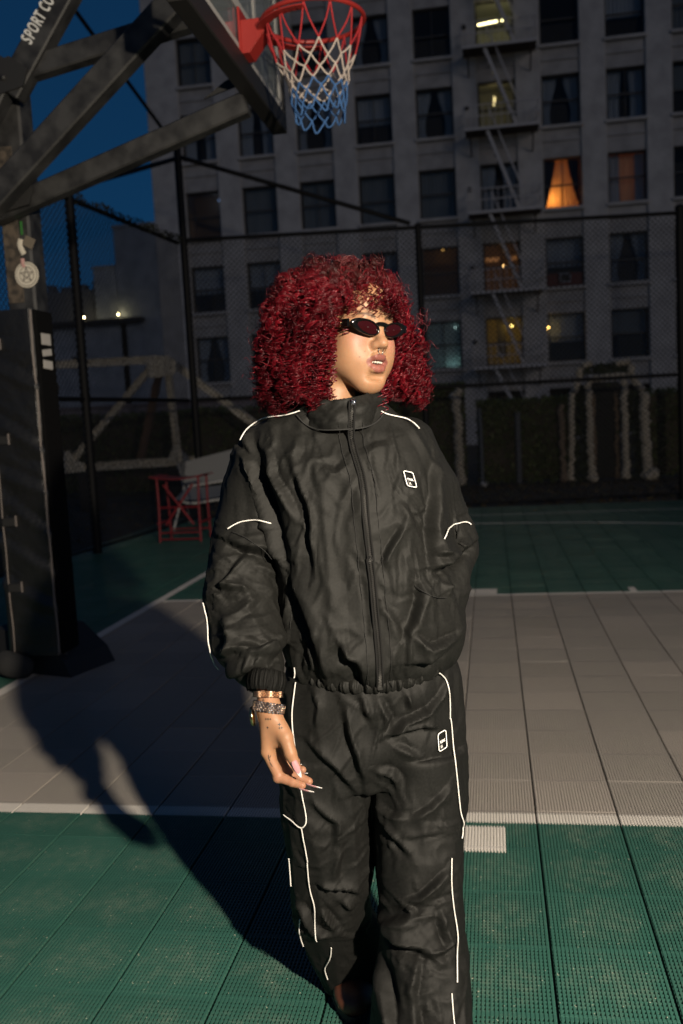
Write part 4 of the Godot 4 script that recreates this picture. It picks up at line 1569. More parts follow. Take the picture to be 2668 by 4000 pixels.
# ---------------------------------------------------------------- folds, piping and zip of the tracksuit, as lines over its front (metres)
const JACKET_FOLDS := [
	[0.014, 0.008, 1, "-0.208,1.276 -0.181,1.249 -0.169,1.212 -0.155,1.170 -0.141,1.128 -0.130,1.073 -0.119,1.034 -0.117,1.009"],
	[0.008, 0.011, 1, "-0.138,1.280 -0.130,1.247 -0.127,1.218 -0.110,1.192 -0.097,1.163 -0.083,1.133"],
	[0.008, 0.010, -1, "-0.103,1.245 -0.098,1.220 -0.088,1.191 -0.075,1.159 -0.070,1.132 -0.071,1.086 -0.067,1.044 -0.067,1.010"],
	[0.004, 0.014, 1, "-0.069,1.297 -0.069,1.268 -0.083,1.236"],
	[0.005, 0.010, 1, "-0.181,1.315 -0.177,1.282 -0.166,1.249 -0.156,1.223"],
	[0.012, 0.008, -1, "-0.241,1.085 -0.211,1.071 -0.170,1.056 -0.133,1.048"],
	[0.005, 0.014, 1, "-0.025,1.241 -0.009,1.228 0.010,1.244"],
	[0.005, 0.012, -1, "-0.180,1.123 -0.159,1.106 -0.135,1.094"],
	[0.007, 0.009, -1, "-0.205,1.065 -0.227,1.039 -0.259,0.998 -0.262,0.988"],
	[0.008, 0.008, -1, "-0.262,0.990 -0.237,0.988 -0.216,0.985 -0.204,0.976"],
	[0.004, 0.009, -1, "-0.250,0.972 -0.217,0.970 -0.198,0.978"],
	[0.004, 0.010, -1, "-0.239,0.925 -0.198,0.946 -0.171,0.966"],
	[0.003, 0.008, -1, "-0.188,1.028 -0.168,1.016 -0.147,0.994"],
	[0.008, 0.010, -1, "-0.256,0.860 -0.223,0.873 -0.190,0.869 -0.161,0.859"],
	[0.009, 0.008, 1, "-0.212,0.879 -0.181,0.879 -0.151,0.892"],
	[0.010, 0.008, -1, "-0.242,0.816 -0.215,0.832 -0.183,0.847 -0.161,0.859 -0.127,0.870"],
	[0.009, 0.014, -1, "-0.263,0.937 -0.254,0.915 -0.247,0.896 -0.259,0.868"],
	[0.005, 0.007, 1, "-0.207,0.797 -0.197,0.818 -0.192,0.839"],
	[0.005, 0.007, 1, "-0.186,0.800 -0.174,0.821 -0.166,0.846"],
	[0.012, 0.010, -1, "-0.114,1.014 -0.100,0.979 -0.083,0.936 -0.066,0.879 -0.057,0.806"],
	[0.008, 0.009, -1, "-0.095,0.872 -0.088,0.848 -0.082,0.816"],
	[0.007, 0.010, -1, "-0.018,0.873 -0.004,0.846 0.018,0.832"],
	[0.005, 0.009, 1, "-0.112,0.975 -0.108,0.946 -0.116,0.916 -0.125,0.895"],
	[0.007, 0.009, 1, "0.071,1.037 0.087,1.067 0.105,1.092 0.116,1.108"],
	[0.004, 0.014, 1, "0.047,1.262 0.076,1.275 0.105,1.280"],
	[0.004, 0.010, -1, "0.167,1.198 0.174,1.157 0.184,1.114"],
	[0.010, 0.008, -1, "0.197,1.230 0.194,1.197 0.190,1.156 0.180,1.104 0.177,1.040 0.174,0.998"],
	[0.014, 0.007, -1, "0.176,1.014 0.205,1.013 0.243,1.026 0.281,1.042"],
	[0.006, 0.007, -1, "0.177,1.040 0.193,1.034 0.208,1.030"],
	[0.005, 0.009, 1, "0.248,1.101 0.247,1.074 0.236,1.057"],
	[0.005, 0.008, -1, "0.176,1.004 0.194,1.001 0.207,1.004"],
	[0.004, 0.012, 1, "0.128,1.159 0.140,1.133 0.155,1.108"],
	[0.010, 0.010, -1, "0.146,0.993 0.147,0.970 0.142,0.945 0.132,0.916 0.114,0.891"],
	[0.005, 0.007, -1, "0.115,0.904 0.113,0.861 0.108,0.797"],
	[0.009, 0.009, 1, "0.133,0.894 0.147,0.881 0.163,0.867 0.189,0.870 0.220,0.877"],
	[0.010, 0.009, -1, "-0.018,0.879 -0.009,0.853 0.011,0.843 0.020,0.817 0.025,0.782"],
	[0.005, 0.009, 1, "0.073,0.953 0.089,0.943 0.105,0.915 0.114,0.878"],
	[0.010, 0.008, -1, "0.128,0.830 0.149,0.829 0.173,0.834 0.200,0.846"],
	[0.005, 0.009, 1, "0.184,1.010 0.200,0.997 0.193,0.978"],
	[0.004, 0.009, 1, "0.210,0.988 0.222,0.974 0.215,0.949"],
]

const TROUSER_FOLDS := [
	[0.009, 0.011, -1, "-0.022,0.740 -0.017,0.692 -0.008,0.655 0.004,0.614 0.013,0.574"],
	[0.007, 0.009, -1, "0.014,0.760 0.023,0.726 0.033,0.709"],
	[0.009, 0.008, 1, "0.063,0.758 0.075,0.729 0.083,0.717 0.068,0.684"],
	[0.008, 0.008, 1, "0.076,0.681 0.102,0.711 0.143,0.722 0.180,0.746 0.197,0.773"],
	[0.009, 0.008, -1, "0.067,0.670 0.103,0.680 0.141,0.683 0.174,0.674"],
	[0.008, 0.011, 1, "0.048,0.612 0.083,0.604 0.098,0.581 0.100,0.558"],
	[0.006, 0.011, -1, "-0.106,0.668 -0.074,0.636 -0.046,0.611 -0.018,0.570 -0.003,0.541"],
	[0.007, 0.011, -1, "-0.100,0.532 -0.074,0.501 -0.052,0.483 -0.058,0.437"],
	[0.005, 0.010, 1, "0.106,0.506 0.148,0.527 0.191,0.564"],
	[0.005, 0.009, 1, "0.051,0.518 0.073,0.508 0.104,0.512"],
	[0.006, 0.009, -1, "0.047,0.480 0.076,0.450 0.102,0.423"],
	[0.003, 0.004, 1, "0.052,0.755 0.058,0.716 0.058,0.693 0.040,0.629"],
	[0.006, 0.008, -1, "0.106,0.758 0.109,0.744 0.113,0.727"],
	[0.005, 0.009, -1, "-0.081,0.768 -0.074,0.740 -0.082,0.701"],
	[0.006, 0.009, 1, "0.086,0.661 0.107,0.651 0.131,0.636"],
	[0.008, 0.009, 1, "0.088,0.349 0.116,0.357 0.142,0.376 0.173,0.400"],
	[0.009, 0.008, 1, "0.090,0.338 0.104,0.334 0.112,0.325"],
	[0.010, 0.009, 1, "0.035,0.282 0.069,0.307 0.109,0.322"],
	[0.013, 0.008, -1, "0.040,0.270 0.073,0.259 0.109,0.257 0.128,0.244"],
	[0.007, 0.008, -1, "0.128,0.242 0.161,0.243 0.187,0.253"],
	[0.008, 0.010, -1, "0.148,0.326 0.150,0.293 0.162,0.248"],
	[0.011, 0.010, 1, "0.032,0.220 0.041,0.175 0.054,0.106"],
	[0.011, 0.010, 1, "0.099,0.166 0.100,0.127 0.115,0.081 0.147,0.034"],
	[0.006, 0.009, 1, "0.116,0.239 0.110,0.216 0.097,0.172"],
	[0.009, 0.009, -1, "-0.096,0.342 -0.063,0.332 -0.030,0.324 -0.012,0.308"],
	[0.007, 0.009, -1, "-0.049,0.296 -0.041,0.283 -0.033,0.271"],
	[0.009, 0.009, 1, "-0.079,0.291 -0.064,0.258 -0.052,0.237"],
	[0.009, 0.009, 1, "-0.129,0.297 -0.112,0.267 -0.100,0.231 -0.069,0.223"],
	[0.006, 0.009, 1, "-0.130,0.235 -0.120,0.220 -0.112,0.210"],
	[0.006, 0.012, 1, "-0.030,0.429 -0.038,0.394 -0.043,0.354"],
	[0.005, 0.012, 1, "0.073,0.150 0.077,0.105 0.080,0.053"],
]

const JACKET_PIPING := [
	"-0.075,1.347 -0.094,1.342 -0.111,1.339 -0.136,1.338 -0.157,1.335 -0.174,1.328 -0.190,1.316 -0.199,1.303 -0.205,1.293",
	"0.095,1.337 0.106,1.331 0.127,1.325 0.148,1.319 0.160,1.311 0.168,1.303 0.172,1.298",
	"-0.238,1.111 -0.221,1.120 -0.204,1.125 -0.176,1.127 -0.161,1.124 -0.146,1.119",
	"0.206,1.073 0.212,1.081 0.221,1.089 0.236,1.092 0.262,1.092 0.273,1.089 0.279,1.084",
	"-0.297,0.961 -0.289,0.938 -0.288,0.912 -0.287,0.887 -0.285,0.865 -0.285,0.852 -0.283,0.834 -0.273,0.818",
	"-0.247,0.775 -0.242,0.768 -0.228,0.759 -0.221,0.748 -0.212,0.738",
]

const TROUSER_PIPING := [
	"-0.114,0.819 -0.114,0.805 -0.116,0.796",
	"-0.114,0.785 -0.121,0.747 -0.125,0.719 -0.125,0.685 -0.122,0.649 -0.119,0.618 -0.115,0.575 -0.112,0.547 -0.108,0.517 -0.107,0.495 -0.114,0.483 -0.122,0.481 -0.141,0.488 -0.157,0.492",
	"-0.118,0.479 -0.114,0.439 -0.110,0.398",
	"-0.111,0.396 -0.111,0.366 -0.109,0.324 -0.102,0.288 -0.104,0.246 -0.104,0.216 -0.102,0.204",
	"-0.137,0.247 -0.141,0.207 -0.140,0.179 -0.136,0.156",
	"-0.152,0.392 -0.152,0.361 -0.152,0.324",
	"-0.072,0.178 -0.075,0.150 -0.085,0.120 -0.091,0.099 -0.086,0.071",
	"0.185,0.794 0.194,0.783 0.201,0.771 0.205,0.749 0.206,0.720 0.205,0.690",
	"0.206,0.691 0.208,0.673 0.210,0.615 0.213,0.558 0.216,0.500 0.221,0.479 0.223,0.467 0.220,0.453 0.216,0.443",
	"0.190,0.417 0.185,0.378 0.187,0.323 0.191,0.282 0.188,0.247 0.182,0.197",
	"0.169,0.182 0.169,0.139 0.173,0.095 0.177,0.054",
]

const FASTENER_LINE := [
	"0.034,1.360 0.032,1.338 0.029,1.308 0.029,1.282 0.035,1.249 0.044,1.214 0.048,1.174 0.048,1.133 0.051,1.081 0.054,1.039",
	"0.051,1.049 0.054,1.020 0.056,0.968 0.058,0.916 0.060,0.864 0.060,0.811 0.059,0.780",
]


# ================================================================ smooth shapes from joined capsules, ellipsoids and cross-section tables, meshed as surface nets
class Field:
	const CONE := 0
	const BALL := 1
	const TABLE := 2
	var kind := []
	var data := []        # per primitive: an array of its numbers
	var soft := []        # smooth-join radius
	var cut := []         # true: taken away
	var tables := []

	func cone(a: Vector3, b: Vector3, ra: float, rb: float, k := 0.01, minus := false) -> void:
		kind.append(CONE); data.append([a, b - a, maxf((b - a).length_squared(), 1e-9), ra, rb]); soft.append(k); cut.append(minus)

	func chain(p: Array, r: Array, k := 0.01) -> void:
		for i in p.size() - 1:
			cone(p[i], p[i + 1], r[i], r[i + 1], k)

	func ball(c: Vector3, r: Vector3, k := 0.01, minus := false, turn := Basis.IDENTITY) -> void:
		kind.append(BALL); data.append([c, Vector3(1 / r.x, 1 / r.y, 1 / r.z), turn.inverse(), minf(r.x, minf(r.y, r.z))]); soft.append(k); cut.append(minus)

	# rows of [height, centre u, half width, centre w, half depth]
	func table(rows: Array, k := 0.01, power := 2.3) -> void:
		var lo: float = rows[0][0]
		var hi: float = rows[rows.size() - 1][0]
		var step := 0.01
		var t := PackedFloat32Array()
		var n := int((hi - lo) / step) + 2
		for i in n:
			var v := minf(lo + i * step, hi)
			var j := 0
			while j < rows.size() - 2 and rows[j + 1][0] < v:
				j += 1
			var f := clampf((v - rows[j][0]) / (rows[j + 1][0] - rows[j][0]), 0.0, 1.0)
			for q in range(1, 5):
				t.append(cubic_interpolate(rows[j][q], rows[j + 1][q], rows[maxi(j - 1, 0)][q], rows[mini(j + 2, rows.size() - 1)][q], f))
		tables.append(t)
		kind.append(TABLE); data.append([lo, hi, n, tables.size() - 1, power]); soft.append(k); cut.append(false)

	func prim(i: int, p: Vector3) -> float:
		var d: Array = data[i]
		var kd: int = kind[i]
		if kd == CONE:
			var pa: Vector3 = p - d[0]
			var h := clampf(pa.dot(d[1]) / d[2], 0.0, 1.0)
			return (pa - d[1] * h).length() - lerpf(d[3], d[4], h)
		if kd == BALL:
			var q: Vector3 = (d[2] * (p - d[0])) * d[1]
			var k0 := q.length()
			var k1: float = (q * d[1]).length()
			return k0 * (k0 - 1.0) / k1 if k1 > 1e-6 else -d[3]
		var t: PackedFloat32Array = tables[d[3]]
		var x := clampf((p.y - d[0]) / 0.01, 0.0, d[2] - 1.001)
		var j := int(x) * 4
		var f := x - int(x)
		var a := lerpf(t[j + 1], t[j + 5], f)
		var b := lerpf(t[j + 3], t[j + 7], f)
		var du := absf(p.x - lerpf(t[j], t[j + 4], f)) / a
		var dw := absf(p.z - lerpf(t[j + 2], t[j + 6], f)) / b
		var r := pow(pow(du, d[4]) + pow(dw, d[4]), 1.0 / d[4])
		# roughly even distance also where the section is much wider than deep
		var dist := (r - 1.0) * minf(a, b) * 0.95
		return maxf(dist, maxf(d[0] - p.y, p.y - d[1]))

	func value(p: Vector3, list: PackedInt32Array) -> float:
		var d := 10.0
		for i in list:
			var e := prim(i, p)
			var k: float = soft[i]
			if cut[i]:
				e = -e
				var h := maxf(k - absf(d - e), 0.0) / k
				d = maxf(d, e) + h * h * k * 0.25
			else:
				var h := maxf(k - absf(d - e), 0.0) / k
				d = minf(d, e) - h * h * k * 0.25
		return d

	# surface nets of cell size s between lo and hi; returns [points, triangle indices (counter-clockwise outside)]
	func nets(lo: Vector3, hi: Vector3, s: float, slack := 1.6) -> Array:
		var nb := Vector3i(((hi - lo) / (s * 8.0)).ceil())
		var n := nb * 8 + Vector3i.ONE
		var sx := 1
		var sy := n.x
		var sz := n.x * n.y
		var val := PackedFloat32Array()
		val.resize(sz * n.z)
		val.fill(9.0)
		var all := PackedInt32Array(range(kind.size()))
		var half := s * 4.0
		var reach := half * 1.7321 * slack
		var active := []
		for bz in nb.z:
			for by in nb.y:
				for bx in nb.x:
					var c := lo + Vector3(bx, by, bz) * s * 8.0 + Vector3.ONE * half
					var d := value(c, all)
					var base := bx * 8 + by * 8 * sy + bz * 8 * sz
					if absf(d) > reach:
						if d < 0.0:
							for z in 8:
								for y in 8:
									for x in 8:
										val[base + x + y * sy + z * sz] = -9.0
						continue
					active.append(Vector3i(bx, by, bz))
					var list := PackedInt32Array()
					for i in kind.size():
						if prim(i, c) < maxf(d, 0.0) + reach * 1.6 + soft[i]:
							list.append(i)
					for z in 8:
						for y in 8:
							for x in 8:
								val[base + x + y * sy + z * sz] = value(lo + Vector3(bx * 8 + x, by * 8 + y, bz * 8 + z) * s, list)
		var ids := {}
		var pts := PackedVector3Array()
		var corner := PackedInt32Array([0, sx, sy, sx + sy, sz, sx + sz, sy + sz, sx + sy + sz])
		var ea := PackedInt32Array([0, 2, 4, 6, 0, 1, 4, 5, 0, 1, 2, 3])
		var eb := PackedInt32Array([1, 3, 5, 7, 2, 3, 6, 7, 4, 5, 6, 7])
		var g := PackedFloat32Array()
		g.resize(8)
		for b in active:
			for z in range(b.z * 8, mini(b.z * 8 + 8, n.z - 1)):
				for y in range(b.y * 8, mini(b.y * 8 + 8, n.y - 1)):
					for x in range(b.x * 8, mini(b.x * 8 + 8, n.x - 1)):
						var o := x + y * sy + z * sz
						var neg := 0
						for q in 8:
							var f := val[o + corner[q]]
							g[q] = f
							if f < 0.0:
								neg += 1
						if neg == 0 or neg == 8:
							continue
						var sum := Vector3.ZERO
						var m := 0
						for e in 12:
							var f0 := g[ea[e]]
							var f1 := g[eb[e]]
							if (f0 < 0.0) != (f1 < 0.0):
								var t := f0 / (f0 - f1)
								var pa := Vector3(ea[e] & 1, (ea[e] >> 1) & 1, ea[e] >> 2)
								var pb := Vector3(eb[e] & 1, (eb[e] >> 1) & 1, eb[e] >> 2)
								sum += pa.lerp(pb, t)
								m += 1
						ids[o] = pts.size()
						pts.append(lo + (Vector3(x, y, z) + sum / m) * s)
		var idx := PackedInt32Array()
		for o in ids:
			var f: float = val[o]
			for ax in 3:
				var da: int = [sx, sy, sz][ax]
				var d1: int = [sy, sz, sx][ax]
				var d2: int = [sz, sx, sy][ax]
				var f2: float = val[o + da]
				if (f < 0.0) == (f2 < 0.0):
					continue
				var a = ids.get(o)
				var b2 = ids.get(o - d1)
				var c = ids.get(o - d1 - d2)
				var d = ids.get(o - d2)
				if b2 == null or c == null or d == null:
					continue
				if f < 0.0:
					idx.append_array(PackedInt32Array([a, b2, c, a, c, d]))
				else:
					idx.append_array(PackedInt32Array([a, c, b2, a, d, c]))
		return [pts, idx]


func soft_normals(pts: PackedVector3Array, idx: PackedInt32Array) -> PackedVector3Array:
	var nn := PackedVector3Array()
	nn.resize(pts.size())
	for i in range(0, idx.size(), 3):
		var a := idx[i]
		var b := idx[i + 1]
		var c := idx[i + 2]
		var f := (pts[b] - pts[a]).cross(pts[c] - pts[a])
		nn[a] += f; nn[b] += f; nn[c] += f
	for i in nn.size():
		nn[i] = nn[i].normalized()
	return nn


# even out the net without shrinking it much
func relax(pts: PackedVector3Array, idx: PackedInt32Array, times := 1) -> PackedVector3Array:
	for t in times:
		for k in [0.5, -0.52]:
			var sum := PackedVector3Array()
			var num := PackedInt32Array()
			sum.resize(pts.size())
			num.resize(pts.size())
			for i in range(0, idx.size(), 3):
				for e in 3:
					var a := idx[i + e]
					var b := idx[i + (e + 1) % 3]
					sum[a] += pts[b]; num[a] += 1
			for i in pts.size():
				if num[i] > 0:
					pts[i] += (sum[i] / num[i] - pts[i]) * k
	return pts


func put_net(g: Geo, pts: PackedVector3Array, idx: PackedInt32Array, nn: PackedVector3Array, colors := PackedColorArray()) -> void:
	var s := g.v.size()
	g.v.append_array(pts)
	g.n.append_array(nn)
	if colors.size() == pts.size():
		g.c.append_array(colors)
	else:
		var cc := PackedColorArray()
		cc.resize(pts.size())
		cc.fill(g.col)
		g.c.append_array(cc)
	var uu := PackedVector2Array()
	uu.resize(pts.size())
	for i in pts.size():
		uu[i] = Vector2(pts[i].x + pts[i].z * 0.7, pts[i].y) * 2.0
	g.uv.append_array(uu)
	for i in range(0, idx.size(), 3):
		g.idx.append(s + idx[i]); g.idx.append(s + idx[i + 2]); g.idx.append(s + idx[i + 1])


# ---------------------------------------------------------------- folds of cloth, drawn on the front of a garment
class Folds:
	const CELL := 0.02
	var segs := []
	var bins := {}
	var lines := 0

	func add(depth: float, width: float, side: int, line: String) -> void:
		var p := []
		for s in line.split(" "):
			var q := s.split(",")
			p.append(Vector2(float(q[0]), float(q[1])))
		var total := 0.0
		for i in p.size() - 1:
			total += p[i].distance_to(p[i + 1])
		var run := 0.0
		lines += 1
		for i in p.size() - 1:
			var l: float = p[i].distance_to(p[i + 1])
			var id := segs.size()
			segs.append([p[i], p[i + 1] - p[i], maxf(l * l, 1e-9), depth, width, side, run / total, l / total, lines])
			run += l
			var pad := width * 5.5
			var lo := Vector2(minf(p[i].x, p[i + 1].x) - pad, minf(p[i].y, p[i + 1].y) - pad)
			var hi := Vector2(maxf(p[i].x, p[i + 1].x) + pad, maxf(p[i].y, p[i + 1].y) + pad)
			for y in range(floori(lo.y / CELL), floori(hi.y / CELL) + 1):
				for x in range(floori(lo.x / CELL), floori(hi.x / CELL) + 1):
					var key := Vector2i(x, y)
					if not bins.has(key):
						bins[key] = PackedInt32Array()
					bins[key].append(id)

	# inward or outward shift of the cloth at a place on the front
	func shift(p: Vector2) -> float:
		var key := Vector2i(floori(p.x / CELL), floori(p.y / CELL))
		if not bins.has(key):
			return 0.0
		var best := {}
		for id in bins[key]:
			var s: Array = segs[id]
			var w: Vector2 = p - s[0]
			var h := clampf(w.dot(s[1]) / s[2], 0.0, 1.0)
			var off: Vector2 = w - s[1] * h
			var d := off.length()
			var group: int = s[8]
			var k: float = s[6] + s[7] * h
			var sgn: float = signf((s[1] as Vector2).cross(off)) * -s[5]    # +1 on the ridge side
			var x: float = d / s[4]
			var taper := pow(sin(PI * clampf(k * 0.96 + 0.02, 0.0, 1.0)), 0.6)
			var y: float
			if s[3] > 0.0095:
				# one layer of cloth hangs over another: a step
				var e := tanh(x * 1.5)
				y = 1.1 * e * exp(-x * 0.33) if sgn > 0.0 else -1.3 * e * exp(-x * 0.60)
			elif sgn > 0.0:
				y = exp(-absf(x - 1.1) * 1.15) * 0.95 - 0.75 * exp(-x * 1.9)
			else:
				y = -0.55 * exp(-x * 0.55) + 0.02
			y *= s[3] * taper * 2.2
			if not best.has(group) or best[group].x > d:
				best[group] = Vector2(d, y)
		var sum := 0.0
		for b in best:
			sum += best[b].y
		return sum


# ================================================================ the woman
# Her own axes: x to the right of the picture, y up, z towards the camera; the origin on the ground under her.
const HEAD_AT := Vector3(0.046, 1.513, 0.0)
const HEAD_YAW := 0.62
const HEAD_ROLL := -0.10
# the hand hangs a little further forward than it was first laid out
const HAND_MOVE := Transform3D(Vector3(0.9665, 0, 0), Vector3(0, 0.9665, 0), Vector3(0, 0, 0.9665), Vector3(0, 0.04452, 0.066))

func head_basis() -> Basis:
	return Basis(Vector3(0, 0, 1), HEAD_ROLL) * Basis(Vector3.UP, HEAD_YAW)


func make_person() -> void:
	person = thing("person", "person in a black tracksuit with white piping, curly dark red hair and narrow sunglasses", "person", Vector3(-0.42753, 0, 0.75362), 0.16687)
	front_map.resize(FM_NU * FM_NV)
	front_map.fill(-9.0)
	body()
	jacket()
	trousers()
	collar()
	waistband()
	cuffs()
	piping()
	zip_fastener()
	logos()
	hair()
	sunglasses()
	jewellery()
	nails()
	shoes()


func splat(pts: PackedVector3Array) -> void:
	for p in pts:
		var i := int((p.x - FM_U0) / FM_STEP)
		var j := int((p.y - FM_V0) / FM_STEP)
		if i >= 0 and j >= 0 and i < FM_NU and j < FM_NV:
			var o := j * FM_NU + i
			if p.z > front_map[o]:
				front_map[o] = p.z


func front(u: float, v: float, fall := 0.0) -> float:
	var x := (u - FM_U0) / FM_STEP - 0.5
	var y := (v - FM_V0) / FM_STEP - 0.5
	var i := int(round(x))
	var j := int(round(y))
	var best := -9.0
	for dj in [-1, 0, 1]:
		for di in [-1, 0, 1]:
			var o := clampi(j + dj, 0, FM_NV - 1) * FM_NU + clampi(i + di, 0, FM_NU - 1)
			if front_map[o] > best:
				best = front_map[o]
	return best if best > -5.0 else fall


func front_normal(u: float, v: float) -> Vector3:
	var e := 0.014
	return Vector3(front(u - e, v) - front(u + e, v), front(u, v - e) - front(u, v + e), 2.0 * e).normalized()


func parse(line: String) -> Array:
	var out := []
	for s in line.split(" "):
		var q := s.split(",")
		out.append(Vector2(float(q[0]), float(q[1])))
	return out


# ---------------------------------------------------------------- skin
func skin_material() -> StandardMaterial3D:
	var m := vmat("skin", 0.50, 0.0, 0.38)
	m.subsurf_scatter_enabled = true
	m.subsurf_scatter_strength = 0.12
	return m


func body() -> void:
	var g := Geo.new()
	# trunk, limbs and feet, under the clothes
	var f := Field.new()
	f.cone(Vector3(-0.005, 1.35, -0.02), Vector3(0.0, 1.27, -0.02), 0.048, 0.075, 0.03)
	f.ball(Vector3(0.0, 1.19, -0.01), Vector3(0.135, 0.13, 0.085), 0.05)
	f.ball(Vector3(0.02, 1.03, 0.0), Vector3(0.115, 0.13, 0.08), 0.05)
	f.ball(Vector3(0.035, 0.86, 0.01), Vector3(0.145, 0.13, 0.095), 0.05)
	f.chain([Vector3(-0.15, 1.275, -0.01), Vector3(-0.208, 1.02, 0.045), Vector3(-0.172, 0.82, 0.180)], [0.045, 0.036, 0.022], 0.03)
	f.chain([Vector3(0.145, 1.275, -0.01), Vector3(0.222, 1.04, -0.02), Vector3(0.150, 0.90, 0.075), Vector3(0.13, 0.84, 0.08)], [0.045, 0.038, 0.03, 0.035], 0.03)
	f.chain([Vector3(-0.045, 0.80, 0.02), Vector3(-0.062, 0.45, 0.03), Vector3(-0.045, 0.07, -0.06)], [0.085, 0.055, 0.036], 0.03)
	f.chain([Vector3(0.120, 0.80, 0.02), Vector3(0.125, 0.45, 0.08), Vector3(0.110, 0.07, 0.225)], [0.085, 0.055, 0.036], 0.03)
	f.cone(Vector3(-0.045, 0.055, -0.06), Vector3(-0.042, 0.03, 0.06), 0.034, 0.026, 0.02)
	f.cone(Vector3(0.110, 0.055, 0.225), Vector3(0.118, 0.03, 0.34), 0.034, 0.026, 0.02)
	var net := f.nets(Vector3(-0.32, -0.02, -0.16), Vector3(0.32, 1.38, 0.40), 0.016)
	var p: PackedVector3Array = relax(net[0], net[1], 1)
	g.col = Color(0.272, 0.155, 0.094)
	put_net(g, p, net[1], soft_normals(p, net[1]))
	head(g)
	hand(g)
	obj("body", g, skin_material(), person)


